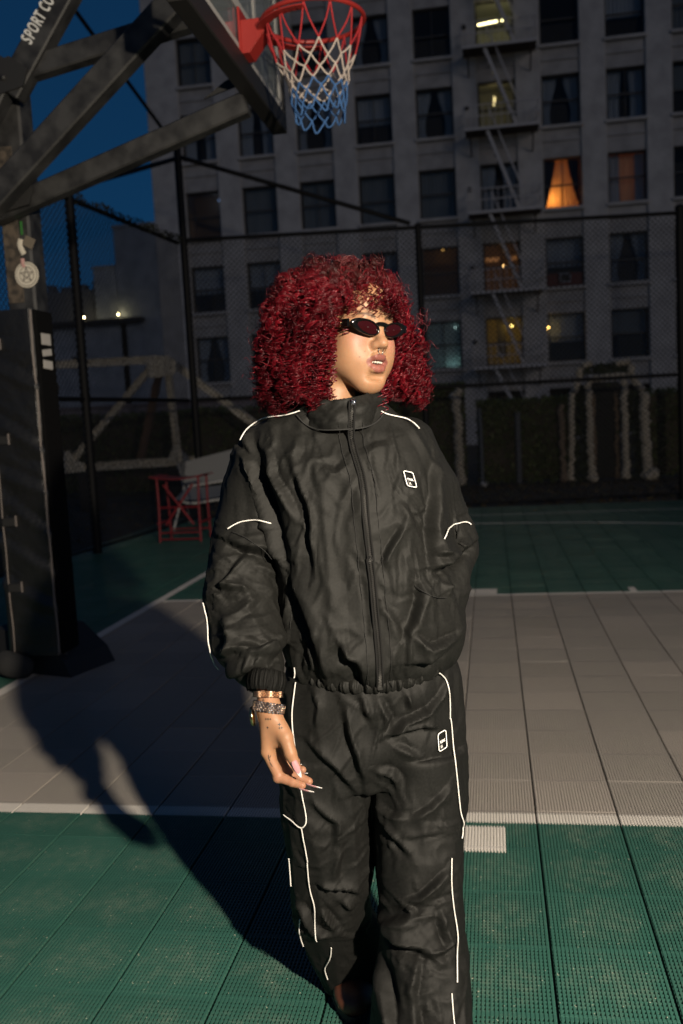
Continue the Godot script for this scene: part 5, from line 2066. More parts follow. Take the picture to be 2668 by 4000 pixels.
func head(g: Geo) -> void:
	var f := Field.new()
	f.ball(Vector3(0, 0.028, -0.010), Vector3(0.073, 0.080, 0.093), 0.02)
	f.ball(Vector3(0, -0.012, 0.028), Vector3(0.061, 0.085, 0.056), 0.03)
	f.ball(Vector3(0, 0.045, 0.032), Vector3(0.060, 0.045, 0.052), 0.02)
	for s in [-1.0, 1.0]:
		f.cone(Vector3(0.047 * s, -0.040, 0.0), Vector3(0.046 * s, -0.072, 0.012), 0.020, 0.018, 0.035)
		f.cone(Vector3(0.046 * s, -0.072, 0.012), Vector3(0.014 * s, -0.108, 0.060), 0.018, 0.0165, 0.032)
		f.ball(Vector3(0.037 * s, -0.030, 0.052), Vector3(0.026, 0.022, 0.022), 0.02)
		f.ball(Vector3(0.028 * s, -0.070, 0.055), Vector3(0.025, 0.032, 0.022), 0.030)
		f.ball(Vector3(0.038 * s, -0.056, 0.040), Vector3(0.024, 0.030, 0.026), 0.030)
		f.ball(Vector3(0.031 * s, -0.001, 0.072), Vector3(0.0135, 0.0135, 0.0135), 0.006)
		f.ball(Vector3(0.068 * s, -0.012, -0.008), Vector3(0.010, 0.028, 0.018), 0.008)
	f.ball(Vector3(0, -0.112, 0.063), Vector3(0.026, 0.0190, 0.0200), 0.028)
	f.cone(Vector3(-0.030, 0.017, 0.074), Vector3(0.030, 0.017, 0.074), 0.0095, 0.0095, 0.015)
	# nose
	f.cone(Vector3(0, 0.006, 0.083), Vector3(0, -0.026, 0.1000), 0.0074, 0.0090, 0.018)
	f.ball(Vector3(0, -0.033, 0.1045), Vector3(0.0112, 0.0100, 0.0108), 0.008)
	for s in [-1.0, 1.0]:
		f.ball(Vector3(0.0115 * s, -0.0375, 0.0925), Vector3(0.0078, 0.0076, 0.0100), 0.009)
	f.cone(Vector3(0, -0.0425, 0.098), Vector3(0, -0.050, 0.088), 0.0045, 0.005, 0.006)
	# the muzzle and the lips
	f.ball(Vector3(0, -0.068, 0.069), Vector3(0.033, 0.030, 0.0215), 0.02)
	for s in [-1.0, 1.0]:
		f.cone(Vector3(0.0, -0.0610, 0.0925), Vector3(0.0080 * s, -0.0595, 0.0910), 0.0078, 0.0085, 0.003)
		f.cone(Vector3(0.0080 * s, -0.0600, 0.0910), Vector3(0.0265 * s, -0.0715, 0.0765), 0.0085, 0.0032, 0.004)
		f.cone(Vector3(0.0, -0.0845, 0.0885), Vector3(0.0100 * s, -0.0835, 0.0870), 0.0098, 0.0094, 0.003)
		f.cone(Vector3(0.0100 * s, -0.0835, 0.0870), Vector3(0.0262 * s, -0.0730, 0.0755), 0.0094, 0.0032, 0.004)
	f.ball(Vector3(0, -0.0720, 0.094), Vector3(0.0150, 0.0034, 0.022), 0.003, true)
	f.ball(Vector3(0, -0.1010, 0.0865), Vector3(0.016, 0.0050, 0.0060), 0.012, true)
	for s in [-1.0, 1.0]:
		f.ball(Vector3(0.0065 * s, -0.0455, 0.0985), Vector3(0.0036, 0.0030, 0.0048), 0.003, true)
	# neck
	f.cone(Vector3(-0.008, -0.055, -0.022), Vector3(-0.030, -0.165, -0.026), 0.047, 0.050, 0.022)
	var net := f.nets(Vector3(-0.092, -0.165, -0.115), Vector3(0.092, 0.122, 0.130), 0.0024)
	var p: PackedVector3Array = net[0]
	var colors := PackedColorArray()
	var b := head_basis()
	var base := Color(0.262, 0.141, 0.078)
	var lip := Color(0.190, 0.068, 0.053)
	var blush := Color(0.295, 0.125, 0.095)
	var freckle := RandomNumberGenerator.new()
	var tone := FastNoiseLite.new()
	tone.frequency = 45.0
	tone.fractal_octaves = 3
	freckle.seed = 3
	for i in p.size():
		var q := p[i]
		var c := base
		var m := maxf(exp(-((Vector3(absf(q.x), q.y, 0) - Vector3(0.043, -0.026, 0)) / 0.020).length_squared()), 0.0) if q.z > 0.02 else 0.0
		c = c.lerp(blush, 0.75 * m)
		if q.z > 0.07 and absf(q.x) < 0.0275:
			var top := -0.0515 - 0.0140 * pow(absf(q.x) / 0.0265, 1.6) - (0.0016 if absf(q.x) < 0.0022 else 0.0)
			var low := -0.0940 + 0.0190 * pow(absf(q.x) / 0.0265, 2.0)
			if q.y < top and q.y > low and q.z > 0.074:
				var inside := clampf(minf(top - q.y, q.y - low) / 0.0016, 0.0, 1.0)
				c = c.lerp(lip if q.y < -0.072 else lip * 0.82, inside)
		var bx := absf(q.x)
		if q.z > 0.05 and bx > 0.012 and bx < 0.050:
			var by := 0.0185 + 0.006 * sin((bx - 0.012) / 0.038 * 2.2)
			if absf(q.y - by) < 0.0038 * (1.0 - 0.6 * (bx - 0.012) / 0.038):
				c = c.lerp(Color(0.035, 0.018, 0.012), 0.8)
		for mole in [Vector2(-0.030, -0.050), Vector2(-0.018, -0.052), Vector2(-0.041, -0.062)]:
			if q.z > 0.03 and Vector2(q.x, q.y).distance_to(mole) < 0.0013:
				c = c.lerp(Color(0.10, 0.045, 0.025), 0.8)
		c = c * (1.0 + 0.05 * tone.get_noise_3dv(q))
		c = c * (1.0 + freckle.randf_range(-0.035, 0.035))
		colors.append(c)
		p[i] = HEAD_AT + b * q
	put_net(g, p, net[1], soft_normals(p, net[1]), colors)
	# teeth
	var t := Geo.new()
	for k in range(-3, 4):
		var x := k * 0.0058
		var z := 0.0885 - absf(x) * absf(x) * 14.0
		t.ball(HEAD_AT + b * Vector3(x, -0.0692, z), Vector3(0.0032, 0.0042, 0.0022) * (1.10 if absi(k) == 0 else 1.0), 8, 6)
	obj("teeth", t, mat("teeth", Color(0.46, 0.42, 0.36), 0.3), person)
	# eyes behind the dark lenses
	for s in [-1.0, 1.0]:
		t = Geo.new()
		t.ball(HEAD_AT + b * Vector3(0.031 * s, -0.001, 0.0795), Vector3(0.0105, 0.0045, 0.0075), 12, 8)
		var eye := obj("eye", t, mat("eye_white", Color(0.6, 0.57, 0.54), 0.2), person)
		t = Geo.new()
		t.ball(HEAD_AT + b * Vector3(0.031 * s, -0.001, 0.0850), Vector3(0.005, 0.0043, 0.0028), 12, 8)
		obj("iris", t, mat("iris_brown", Color(0.03, 0.015, 0.008), 0.15), eye)
	# nose ring
	t = Geo.new()
	t.tube(ring(HEAD_AT + b * Vector3(0, -0.0485, 0.0985), b * Vector3(0.0062, 0, 0), b * Vector3(0, 0.0062, 0.001), 20), 0.0011, 6, false)
	for s in [-1.0, 1.0]:
		t.ball(HEAD_AT + b * Vector3(0.0045 * s, -0.0540, 0.0985), Vector3.ONE * 0.0020, 8, 6)
	obj("nose_ring", t, mat("steel_bright", Color(0.75, 0.72, 0.68), 0.15, 1.0), person)


const FINGERS := [
	["-0.176,0.664,0.182 -0.154,0.612,0.187 -0.126,0.6045,0.199 -0.107,0.600,0.207", 0.0122, 0.0080],
	["-0.168,0.661,0.166 -0.137,0.611,0.167 -0.111,0.604,0.178 -0.094,0.599,0.186", 0.0122, 0.0080],
	["-0.160,0.664,0.151 -0.136,0.618,0.142 -0.117,0.611,0.150 -0.107,0.613,0.158", 0.0116, 0.0076],
	["-0.156,0.668,0.137 -0.141,0.632,0.126 -0.128,0.623,0.130 -0.119,0.624,0.137", 0.0102, 0.0068],
]

func joints(line: String) -> Array:
	var out := []
	for s in line.split(" "):
		var q := s.split(",")
		out.append(Vector3(float(q[0]), float(q[1]), float(q[2])))
	return out


func hand(g: Geo) -> void:
	var f := Field.new()
	var wrist := Vector3(-0.168, 0.752, 0.170)
	f.cone(Vector3(-0.170, 0.805, 0.140), wrist, 0.0225, 0.0225, 0.02)
	for q in FINGERS:
		var j := joints(q[0])
		f.cone(wrist + Vector3(0, -0.006, (j[0].z - wrist.z) * 0.55), j[0], 0.0185, q[1] * 1.04, 0.014)
		f.cone(j[0], j[1], q[1], q[1] * 0.90, 0.004)
		f.cone(j[1], j[2], q[1] * 0.91, q[1] * 0.80, 0.003)
		f.cone(j[2], j[3], q[1] * 0.80, q[2], 0.003)
		f.ball(j[1] + Vector3(-0.003, -0.002, 0), Vector3.ONE * q[1] * 0.86, 0.004)
	var th := [Vector3(-0.155, 0.728, 0.180), Vector3(-0.135, 0.698, 0.198), Vector3(-0.1265, 0.668, 0.209), Vector3(-0.115, 0.640, 0.2145)]
	f.cone(th[0], th[1], 0.0172, 0.0148, 0.014)
	f.cone(th[1], th[2], 0.0146, 0.0125, 0.005)
	f.cone(th[2], th[3], 0.0130, 0.0088, 0.003)
	f.ball(Vector3(-0.150, 0.700, 0.186), Vector3(0.018, 0.026, 0.012), 0.014)
	var net := f.nets(Vector3(-0.215, 0.580, 0.108), Vector3(-0.078, 0.820, 0.236), 0.0022)
	var p: PackedVector3Array = net[0]
	var nn := soft_normals(p, net[1])
	var moved := PackedVector3Array()
	for q in p:
		moved.append(HAND_MOVE * q)
	var colors := PackedColorArray()
	var n := FastNoiseLite.new()
	n.frequency = 60.0
	n.seed = 4
	for i in p.size():
		var c := Color(0.265, 0.138, 0.076)
		# redder knuckles and fingertips
		var warm := clampf((0.66 - p[i].y) / 0.05, 0.0, 1.0)
		c = c.lerp(Color(0.275, 0.128, 0.082), 0.6 * warm)
		colors.append(c * (1.0 + 0.06 * n.get_noise_3dv(p[i])))
	put_net(g, moved, net[1], nn, colors)
	# small inked stars and sprigs on the skin
	var ink := mat("ink", Color(0.020, 0.017, 0.016), 0.6)
	for q in [["-0.144,0.727", 0.0042], ["-0.147,0.7215", 0.003], ["-0.141,0.7205", 0.003], ["-0.169,0.7375", 0.0035], ["-0.1735,0.7365", 0.003], ["-0.1645,0.739", 0.003], ["-0.172,0.7185", 0.003], ["-0.1775,0.7735", 0.0042]]:
		var c := parse(q[0])[0] as Vector2
		var hit := surface_at(p, nn, c)
		var t := Geo.new()
		star(t, hit[0], hit[1], q[1])
		obj("tattoo", t, ink, person).transform = HAND_MOVE
	for line in ["-0.1690,0.6500 -0.1715,0.6565 -0.1700,0.6640", "-0.1690,0.6560 -0.1655,0.6620", "-0.1705,0.6480 -0.1670,0.6400"]:
		var pts := []
		for c in parse(line):
			pts.append(surface_at(p, nn, c)[0])
		var t := Geo.new()
		t.tube(PackedVector3Array(pts), 0.0008, 5)
		obj("tattoo", t, ink, person).transform = HAND_MOVE


func surface_at(p: PackedVector3Array, nn: PackedVector3Array, c: Vector2) -> Array:
	var best := -9.0
	var k := 0
	for i in p.size():
		if absf(p[i].x - c.x) < 0.0022 and absf(p[i].y - c.y) < 0.0022 and p[i].z > best:
			best = p[i].z
			k = i
	return [p[k] + nn[k] * 0.0003, nn[k]]


func star(g: Geo, p: Vector3, n: Vector3, r: float) -> void:
	var x := Vector3.UP.cross(n).normalized()
	var y := n.cross(x)
	var poly := PackedVector2Array()
	for k in 8:
		var rr := r if k % 2 == 0 else r * 0.3
		poly.append(Vector2(cos(TAU * k / 8), sin(TAU * k / 8)) * rr)
	g.prism(Transform3D(Basis(x, y, n), p), poly, 0.0006)


# ---------------------------------------------------------------- clothes
func cloth_material(called: String, c: Color) -> StandardMaterial3D:
	if mats.has(called):
		return mats[called]
	var m := mat(called, Color.WHITE, 0.66, 0.0, 0.30)
	# the slight mottle of woven nylon with lint on it
	grain(m, noise_tex(called.hash() % 1000, 0.11, c * 0.72, c * 1.30, 256, 4, 1.6), 5.0, false)
	return m


func garment(f: Field, lo: Vector3, hi: Vector3, cell: float, folds: Folds, wave: FastNoiseLite, wave_size: float, stretch: Vector3) -> Array:
	var net := f.nets(lo, hi, cell)
	var p: PackedVector3Array = relax(net[0], net[1], 1)
	var nn := soft_normals(p, net[1])
	var crisp := FastNoiseLite.new()
	crisp.seed = wave.seed + 100
	crisp.frequency = 13.0
	crisp.fractal_octaves = 2
	var pleat := FastNoiseLite.new()
	pleat.seed = wave.seed + 7
	pleat.frequency = 7.5
	pleat.fractal_octaves = 1
	for i in p.size():
		var q := p[i]
		var s := wave.get_noise_3d(q.x * stretch.x, q.y * stretch.y, q.z * stretch.z) * wave_size
		# crisp little creases of thin woven nylon
		var c1 := absf(crisp.get_noise_3d(q.x + 0.4 * q.y, q.y * 0.6 - 0.3 * q.x, q.z))
		s += (1.0 - minf(c1 * 3.2, 1.0)) * 0.0032 * smoothstep(-0.15, 0.3, crisp.get_noise_3d(q.x * 0.3 + 5.0, q.y * 0.3, q.z * 0.3) + 0.1)
		# long soft pleats that hang from the shoulders and hips
		var c2 := absf(pleat.get_noise_3d(q.x + 0.10 * q.y, q.y * 0.16, q.z))
		s += (1.0 - minf(c2 * 2.4, 1.0)) * 0.0065
		if nn[i].z > -0.2:
			s += folds.shift(Vector2(q.x, q.y)) * smoothstep(-0.2, 0.25, nn[i].z)
		p[i] = q + nn[i] * s
	splat(p)
	return [p, net[1], soft_normals(p, net[1])]


# many short sharp creases between lo and hi, slanting about the given angle
func fine_creases(folds: Folds, count: int, lo: Vector2, hi: Vector2, slant: float, spread: float, seed_: int) -> void:
	var r := RandomNumberGenerator.new()
	r.seed = seed_
	for i in count:
		var c := Vector2(r.randf_range(lo.x, hi.x), r.randf_range(lo.y, hi.y))
		var a := (slant + r.randf_range(-spread, spread)) * (1.0 if r.randf() < 0.5 else -1.0)
		var l := r.randf_range(0.018, 0.055)
		var d := Vector2(cos(a), sin(a)) * l
		var bow := Vector2(-d.y, d.x) * r.randf_range(-0.25, 0.25)
		var p := c - d
		var q := c + d
		folds.add(r.randf_range(0.0006, 0.0017), r.randf_range(0.0045, 0.0075), 1 if r.randf() < 0.5 else -1, "%.4f,%.4f %.4f,%.4f %.4f,%.4f" % [p.x, p.y, c.x + bow.x, c.y + bow.y, q.x, q.y])


func jacket() -> void:
	var f := Field.new()
	f.table([[0.782, 0.045, 0.168, 0.035, 0.128], [0.80, 0.050, 0.178, 0.035, 0.138], [0.83, 0.053, 0.190, 0.036, 0.152], [0.87, 0.053, 0.196, 0.034, 0.157], [0.92, 0.050, 0.196, 0.030, 0.155],
		[1.00, 0.044, 0.190, 0.026, 0.148], [1.10, 0.034, 0.190, 0.022, 0.142], [1.18, 0.020, 0.196, 0.016, 0.132], [1.25, 0.004, 0.198, 0.006, 0.114], [1.29, -0.002, 0.190, 0.0, 0.095],
		[1.315, -0.010, 0.170, -0.006, 0.080], [1.332, -0.008, 0.138, -0.006, 0.070], [1.35, 0.008, 0.092, -0.002, 0.068], [1.362, 0.012, 0.075, 0.0, 0.066]], 0.02)
	f.chain([Vector3(-0.156, 1.262, -0.008), Vector3(-0.188, 1.17, -0.002), Vector3(-0.210, 1.07, 0.018), Vector3(-0.221, 0.96, 0.058), Vector3(-0.208, 0.885, 0.112), Vector3(-0.190, 0.842, 0.158), Vector3(-0.170, 0.828, 0.193)],
		[0.060, 0.066, 0.073, 0.077, 0.074, 0.054, 0.035], 0.006)
	f.chain([Vector3(0.148, 1.258, -0.012), Vector3(0.190, 1.16, -0.018), Vector3(0.228, 1.06, -0.030), Vector3(0.242, 1.028, -0.030)], [0.058, 0.064, 0.062, 0.055], 0.014)
	f.chain([Vector3(0.242, 1.028, -0.030), Vector3(0.200, 0.955, 0.040), Vector3(0.160, 0.90, 0.075)], [0.055, 0.056, 0.050], 0.016)
	var folds := Folds.new()
	for q in JACKET_FOLDS:
		folds.add(q[0], q[1], q[2], q[3])
	# fine creases: along the hang of the body, across the sleeves, short ones above the cuff
	fine_creases(folds, 70, Vector2(-0.12, 0.83), Vector2(0.20, 1.28), 1.45, 0.35, 5)
	fine_creases(folds, 46, Vector2(-0.29, 0.84), Vector2(-0.14, 1.12), 0.35, 0.55, 6)
	fine_creases(folds, 24, Vector2(0.14, 0.95), Vector2(0.29, 1.14), 0.55, 0.6, 7)
	fine_creases(folds, 16, Vector2(-0.21, 0.835), Vector2(-0.145, 0.865), 1.5, 0.35, 8)
	fine_creases(folds, 40, Vector2(-0.10, 0.81), Vector2(0.20, 0.83), 1.57, 0.3, 9)
	var w := FastNoiseLite.new()
	w.seed = 8
	w.frequency = 11.0
	w.fractal_octaves = 3
	var r := garment(f, Vector3(-0.34, 0.765, -0.16), Vector3(0.34, 1.375, 0.225), 0.0044, folds, w, 0.0012, Vector3(1.0, 0.45, 1.0))
	var g := Geo.new()
	put_net(g, r[0], r[1], r[2])
	obj("jacket", g, cloth_material("jacket_cloth", Color(0.0078, 0.0079, 0.0072)), person)


func trousers() -> void:
	var f := Field.new()
	f.table([[0.548, 0.036, 0.190, 0.035, 0.104], [0.62, 0.036, 0.203, 0.035, 0.125], [0.68, 0.038, 0.203, 0.03, 0.130], [0.74, 0.042, 0.196, 0.03, 0.132], [0.78, 0.045, 0.186, 0.03, 0.126], [0.83, 0.045, 0.165, 0.03, 0.110]], 0.03)
	f.table([[0.012, -0.022, 0.076, -0.075, 0.100], [0.08, -0.038, 0.084, -0.060, 0.098], [0.16, -0.058, 0.088, -0.030, 0.096], [0.23, -0.071, 0.083, 0.0, 0.096], [0.33, -0.062, 0.092, 0.020, 0.100], [0.45, -0.067, 0.099, 0.030, 0.108], [0.52, -0.064, 0.103, 0.030, 0.112], [0.61, -0.062, 0.104, 0.03, 0.116]], 0.012)
	f.table([[0.015, 0.108, 0.108, 0.240, 0.115], [0.10, 0.112, 0.101, 0.205, 0.110], [0.185, 0.120, 0.090, 0.165, 0.105], [0.265, 0.121, 0.087, 0.130, 0.102], [0.356, 0.127, 0.091, 0.100, 0.105], [0.45, 0.132, 0.096, 0.070, 0.108], [0.49, 0.136, 0.101, 0.060, 0.110], [0.55, 0.139, 0.100, 0.045, 0.114], [0.61, 0.136, 0.102, 0.04, 0.118]], 0.012)
	var folds := Folds.new()
	for q in TROUSER_FOLDS:
		folds.add(q[0], q[1], q[2], q[3])
	fine_creases(folds, 40, Vector2(-0.16, 0.55), Vector2(0.23, 0.76), 1.1, 0.7, 15)
	fine_creases(folds, 36, Vector2(-0.15, 0.18), Vector2(0.02, 0.50), 0.6, 0.8, 16)
	fine_creases(folds, 46, Vector2(0.04, 0.16), Vector2(0.21, 0.50), 0.7, 0.8, 17)
	fine_creases(folds, 30, Vector2(0.02, 0.02), Vector2(0.21, 0.20), 1.45, 0.4, 18)
	var w := FastNoiseLite.new()
	w.seed = 18
	w.frequency = 12.0
	w.fractal_octaves = 3
	var r := garment(f, Vector3(-0.20, 0.0, -0.19), Vector3(0.265, 0.84, 0.385), 0.0046, folds, w, 0.0012, Vector3(1.0, 0.5, 1.0))
	var g := Geo.new()
	put_net(g, r[0], r[1], r[2])
	obj("trousers", g, cloth_material("trouser_cloth", Color(0.0066, 0.0067, 0.0062)), person)


func collar() -> void:
	var n := FastNoiseLite.new()
	n.seed = 31
	n.frequency = 14.0
	n.fractal_octaves = 3
	var nu := 120
	var nv := 15
	var pts := PackedVector3Array()
	for j in nv:
		var t := j / (nv - 1.0)
		# up the outside, over the rolled top, down the inside
		var h := minf(t / 0.7, 1.0) - maxf(0.0, (t - 0.78) / 0.22) * 0.5
		var inner := smoothstep(0.66, 0.82, t)
		for i in nu:
			var a := TAU * i / nu
			var s := sin(a)
			var c := cos(a)
			var lowp := Vector3(0.011 + 0.092 * s, 1.338 - 0.034 * smoothstep(0.1, 1.0, c), 0.002 + 0.084 * c + 0.022 * smoothstep(0.2, 1.0, c))
			var topp := Vector3(0.018 + 0.071 * s, 1.389 - 0.022 * smoothstep(0.0, 1.0, c) + 0.006 * s, 0.012 + 0.068 * c + 0.018 * smoothstep(0.2, 1.0, c))
			var p := lowp.lerp(topp, h)
			var out := Vector3(s, 0, c)
			p += out * (0.006 * sin(h * PI) - 0.006 * inner)
			p += out * n.get_noise_3d(p.x * 1.0, p.y * 1.4, p.z) * 0.0125 * (1.0 - inner)
			p += out * 0.003 * sin(a * 9.0 + h * 5.0) * sin(h * PI) * (1.0 - inner)
			p.y += 0.002 * n.get_noise_2d(i * 0.02, 3.0)
			pts.append(p)
	var g := Geo.new()
	g.grid(pts, nu, nv, true)
	splat(pts)
	obj("collar", g, cloth_material("jacket_cloth", Color(0.0078, 0.0079, 0.0072)), person)
	# stitched seam at the foot of the collar
	g = Geo.new()
	var seam := PackedVector3Array()
	for i in 61:
		var a := -1.5 + 3.0 * i / 60.0
		var c := cos(a)
		var q := Vector3(0.011 + 0.094 * sin(a), 1.338 - 0.034 * smoothstep(0.1, 1.0, c), 0.0)
		q.z = front(q.x, q.y, 0.0) + 0.0005
		seam.append(q)
	g.tube(even(seam, 2), 0.0016, 5)
	obj("collar_seam", g, mat("seam_black", Color(0.008, 0.008, 0.008), 0.8), person)


func even(p: PackedVector3Array, times: int) -> PackedVector3Array:
	for t in times:
		var q := p.duplicate()
		for i in range(1, p.size() - 1):
			q[i] = (p[i - 1] + p[i] * 2.0 + p[i + 1]) * 0.25
		p = q
	return p


# a gathered elastic band round a ring of centres
func gathered(center: Callable, nu: int, high: float, bulge: float, gathers: float, deep: float, seed_: int) -> PackedVector3Array:
	var n := FastNoiseLite.new()
	n.seed = seed_
	n.frequency = 0.05
	var pts := PackedVector3Array()
	for j in 11:
		var t := j / 10.0
		for i in nu:
			var a := TAU * i / nu
			var q: Array = center.call(a)   # [point on the ring, outward, along]
			var wob := n.get_noise_2d(i * 2.0, 0.0) * 3.0
			var wr := sin(a * gathers + wob + 0.8 * sin(a * 7.0)) * 0.6 + n.get_noise_2d(i * 7.0, t * 8.0 + 30.0)
			var s := sin(t * PI)
			pts.append(q[0] + q[2] * (t - 0.5) * high * (1.0 + 0.15 * n.get_noise_2d(i * 3.0, 90.0)) + q[1] * (bulge * pow(s, 0.6) + deep * wr * (0.35 + 0.65 * s)))
	return pts


func waistband() -> void:
	var at := func(a: float) -> Array:
		var s := sin(a)
		var c := cos(a)
		var v := 0.792 + 0.016 * s * s * (1.3 if s > 0.0 else 0.75) - 0.010 * c
		return [Vector3(0.047 + 0.168 * s, v, 0.034 + 0.128 * c), Vector3(s, 0, c * 1.2).normalized(), Vector3.UP]
	var pts := gathered(at, 480, 0.034, 0.012, 47.0, 0.0072, 41)
	var g := Geo.new()
	g.grid(pts, 480, 11, true)
	splat(pts)
	obj("waistband", g, cloth_material("jacket_cloth", Color(0.0078, 0.0079, 0.0072)), person)


func cuffs() -> void:
	var ax := Vector3(0.16, 0.88, -0.42).normalized()
	var x := ax.cross(Vector3(0, 0, 1)).normalized()
	var y := ax.cross(x)
	var at := func(a: float) -> Array:
		var o := x * sin(a) + y * cos(a)
		return [Vector3(-0.1665, 0.8170, 0.2065) + o * 0.0345, o, ax]
	var pts := gathered(at, 220, 0.042, 0.005, 21.0, 0.0016, 43)
	var g := Geo.new()
	g.grid(pts, 220, 11, true)
	g.grid(pts, 220, 11, true, true)
	splat(pts)
	obj("cuff", g, cloth_material("jacket_cloth", Color(0.0078, 0.0079, 0.0072)), person)


func piping() -> void:
	var white := mat("piping_white", Color(0.62, 0.60, 0.57), 0.6)
	for line in JACKET_PIPING + TROUSER_PIPING:
		var raw := []
		for q in parse(line):
			raw.append(Vector3(q.x, q.y, 0))
		var p := spline(raw, 8)
		for i in p.size():
			p[i].z = front(p[i].x, p[i].y, -9.0)
		# off the edge of the cloth: carry on from the last good place
		for i in range(1, p.size()):
			if p[i].z < -5.0 or absf(p[i].z - p[i - 1].z) > 0.05 and p[i - 1].z > -5.0:
				p[i].z = p[i - 1].z
		for i in range(p.size() - 2, -1, -1):
			if p[i].z < -5.0:
				p[i].z = p[i + 1].z
		var q2 := even(p, 4)
		for i in q2.size():
			q2[i].z = maxf(q2[i].z, p[i].z - 0.003) + 0.0008
		var g := Geo.new()
		g.tube(even(q2, 1), 0.0014, 8)
		obj("white_piping", g, white, person)


func zip_fastener() -> void:
	var raw := []
	for line in FASTENER_LINE:
		for q in parse(line):
			raw.append(Vector3(q.x, q.y, 0))
	var p := spline(raw, 8)
	for i in p.size():
		p[i].z = front(p[i].x, p[i].y, 0.1)
	p = even(p, 10)
	for i in p.size():
		p[i].z = maxf(p[i].z, front(p[i].x, p[i].y, 0.1) - 0.002) + 0.0010
	p = even(p, 3)
	var tape := mat("zip_tape", Color(0.0075, 0.0075, 0.0075), 0.9, 0.0, 0.3)
	var g := Geo.new()
	# two tapes either side, laid as flat tubes
	var prev := Vector3.ZERO
	for s in [-1.0, 1.0]:
		var q := PackedVector3Array()
		for i in p.size():
			var d := (p[mini(i + 1, p.size() - 1)] - p[maxi(i - 1, 0)]).normalized()
			q.append(p[i] + d.cross(Vector3(0, 0, 1)).normalized() * 0.0056 * s)
		g.tube(q, 0.0022, 8, true)
	var zp := obj("zip", g, tape, person)
	var tooth := Geo.new()
	tooth.cube(Vector3.ZERO, Vector3(0.0048, 0.0013, 0.0028), 0.0004)
	var places := []
	var run := 0.0
	var side := 1.0
	for i in p.size() - 1:
		var a := p[i]
		var b := p[i + 1]
		var l := a.distance_to(b)
		var d := (b - a).normalized()
		var x := d.cross(Vector3(0, 0, 1)).normalized()
		while run < l:
			places.append(Transform3D(Basis(x, -d, x.cross(-d)), a + d * run + x * 0.0012 * side + Vector3(0, 0, 0.0012)))
			side = -side
			run += 0.0021
		run -= l
	many("zip_teeth", tooth.mesh(), mat("zip_metal", Color(0.075, 0.073, 0.07), 0.35, 0.8), places, zp)
	# puller at the throat
	var top := p[0]
	var steel := mat("steel_bright", Color(0.75, 0.72, 0.68), 0.15, 1.0)
	g = Geo.new()
	g.cube(top + Vector3(0.002, -0.002, 0.004), Vector3(0.010, 0.013, 0.007), 0.002)
	g.tube(ring(top + Vector3(0.002, -0.008, 0.007), Vector3(0.0045, 0, 0), Vector3(0, 0.008, 0.001), 16), 0.0011, 6, false)
	obj("zip_slider", g, steel, zp)
	g = Geo.new()
	g.cube(top + Vector3(0.001, -0.027, 0.008), Vector3(0.0085, 0.024, 0.003), 0.001)
	obj("zip_pull", g, mat("pull_black", Color(0.012, 0.012, 0.012), 0.4), zp)
	g = Geo.new()
	g.cube(p[p.size() - 1] + Vector3(0, 0.004, 0.003), Vector3(0.012, 0.012, 0.006), 0.002)
	obj("zip_stop", g, mat("zip_metal", Color(0.16, 0.155, 0.15), 0.3, 0.8), zp)
	# stitched seams of the sleeve and the side
	for line in ["-0.228,1.105 -0.205,1.097 -0.182,1.082 -0.160,1.062 -0.148,1.046", "-0.103,0.991 -0.105,0.957 -0.114,0.928 -0.118,0.902", "0.140,0.985 0.158,0.973 0.178,0.962 0.205,0.952"]:
		var e2 := []
		for c in parse(line):
			e2.append(Vector3(c.x, c.y, front(c.x, c.y, 0.05) + 0.0002))
		g = Geo.new()
		g.tube(even(spline(e2, 6), 2), 0.0007, 4)
		obj("stitched_seam", g, mat("seam_black", Color(0.008, 0.008, 0.008), 0.8), person)
	# the placket seams beside the zip
	for s in [-1.0, 1.0]:
		g = Geo.new()
		var q := PackedVector3Array()
		for i in range(14, p.size(), 2):
			var e := Vector3(p[i].x + s * (0.024 + 0.002 * sin(i * 0.9)), p[i].y, 0)
			e.z = front(e.x, e.y, p[i].z) + 0.0002
			q.append(e)
		g.tube(even(q, 1), 0.0006, 4)
		obj("placket_seam", g, mat("seam_black", Color(0.008, 0.008, 0.008), 0.8), person)


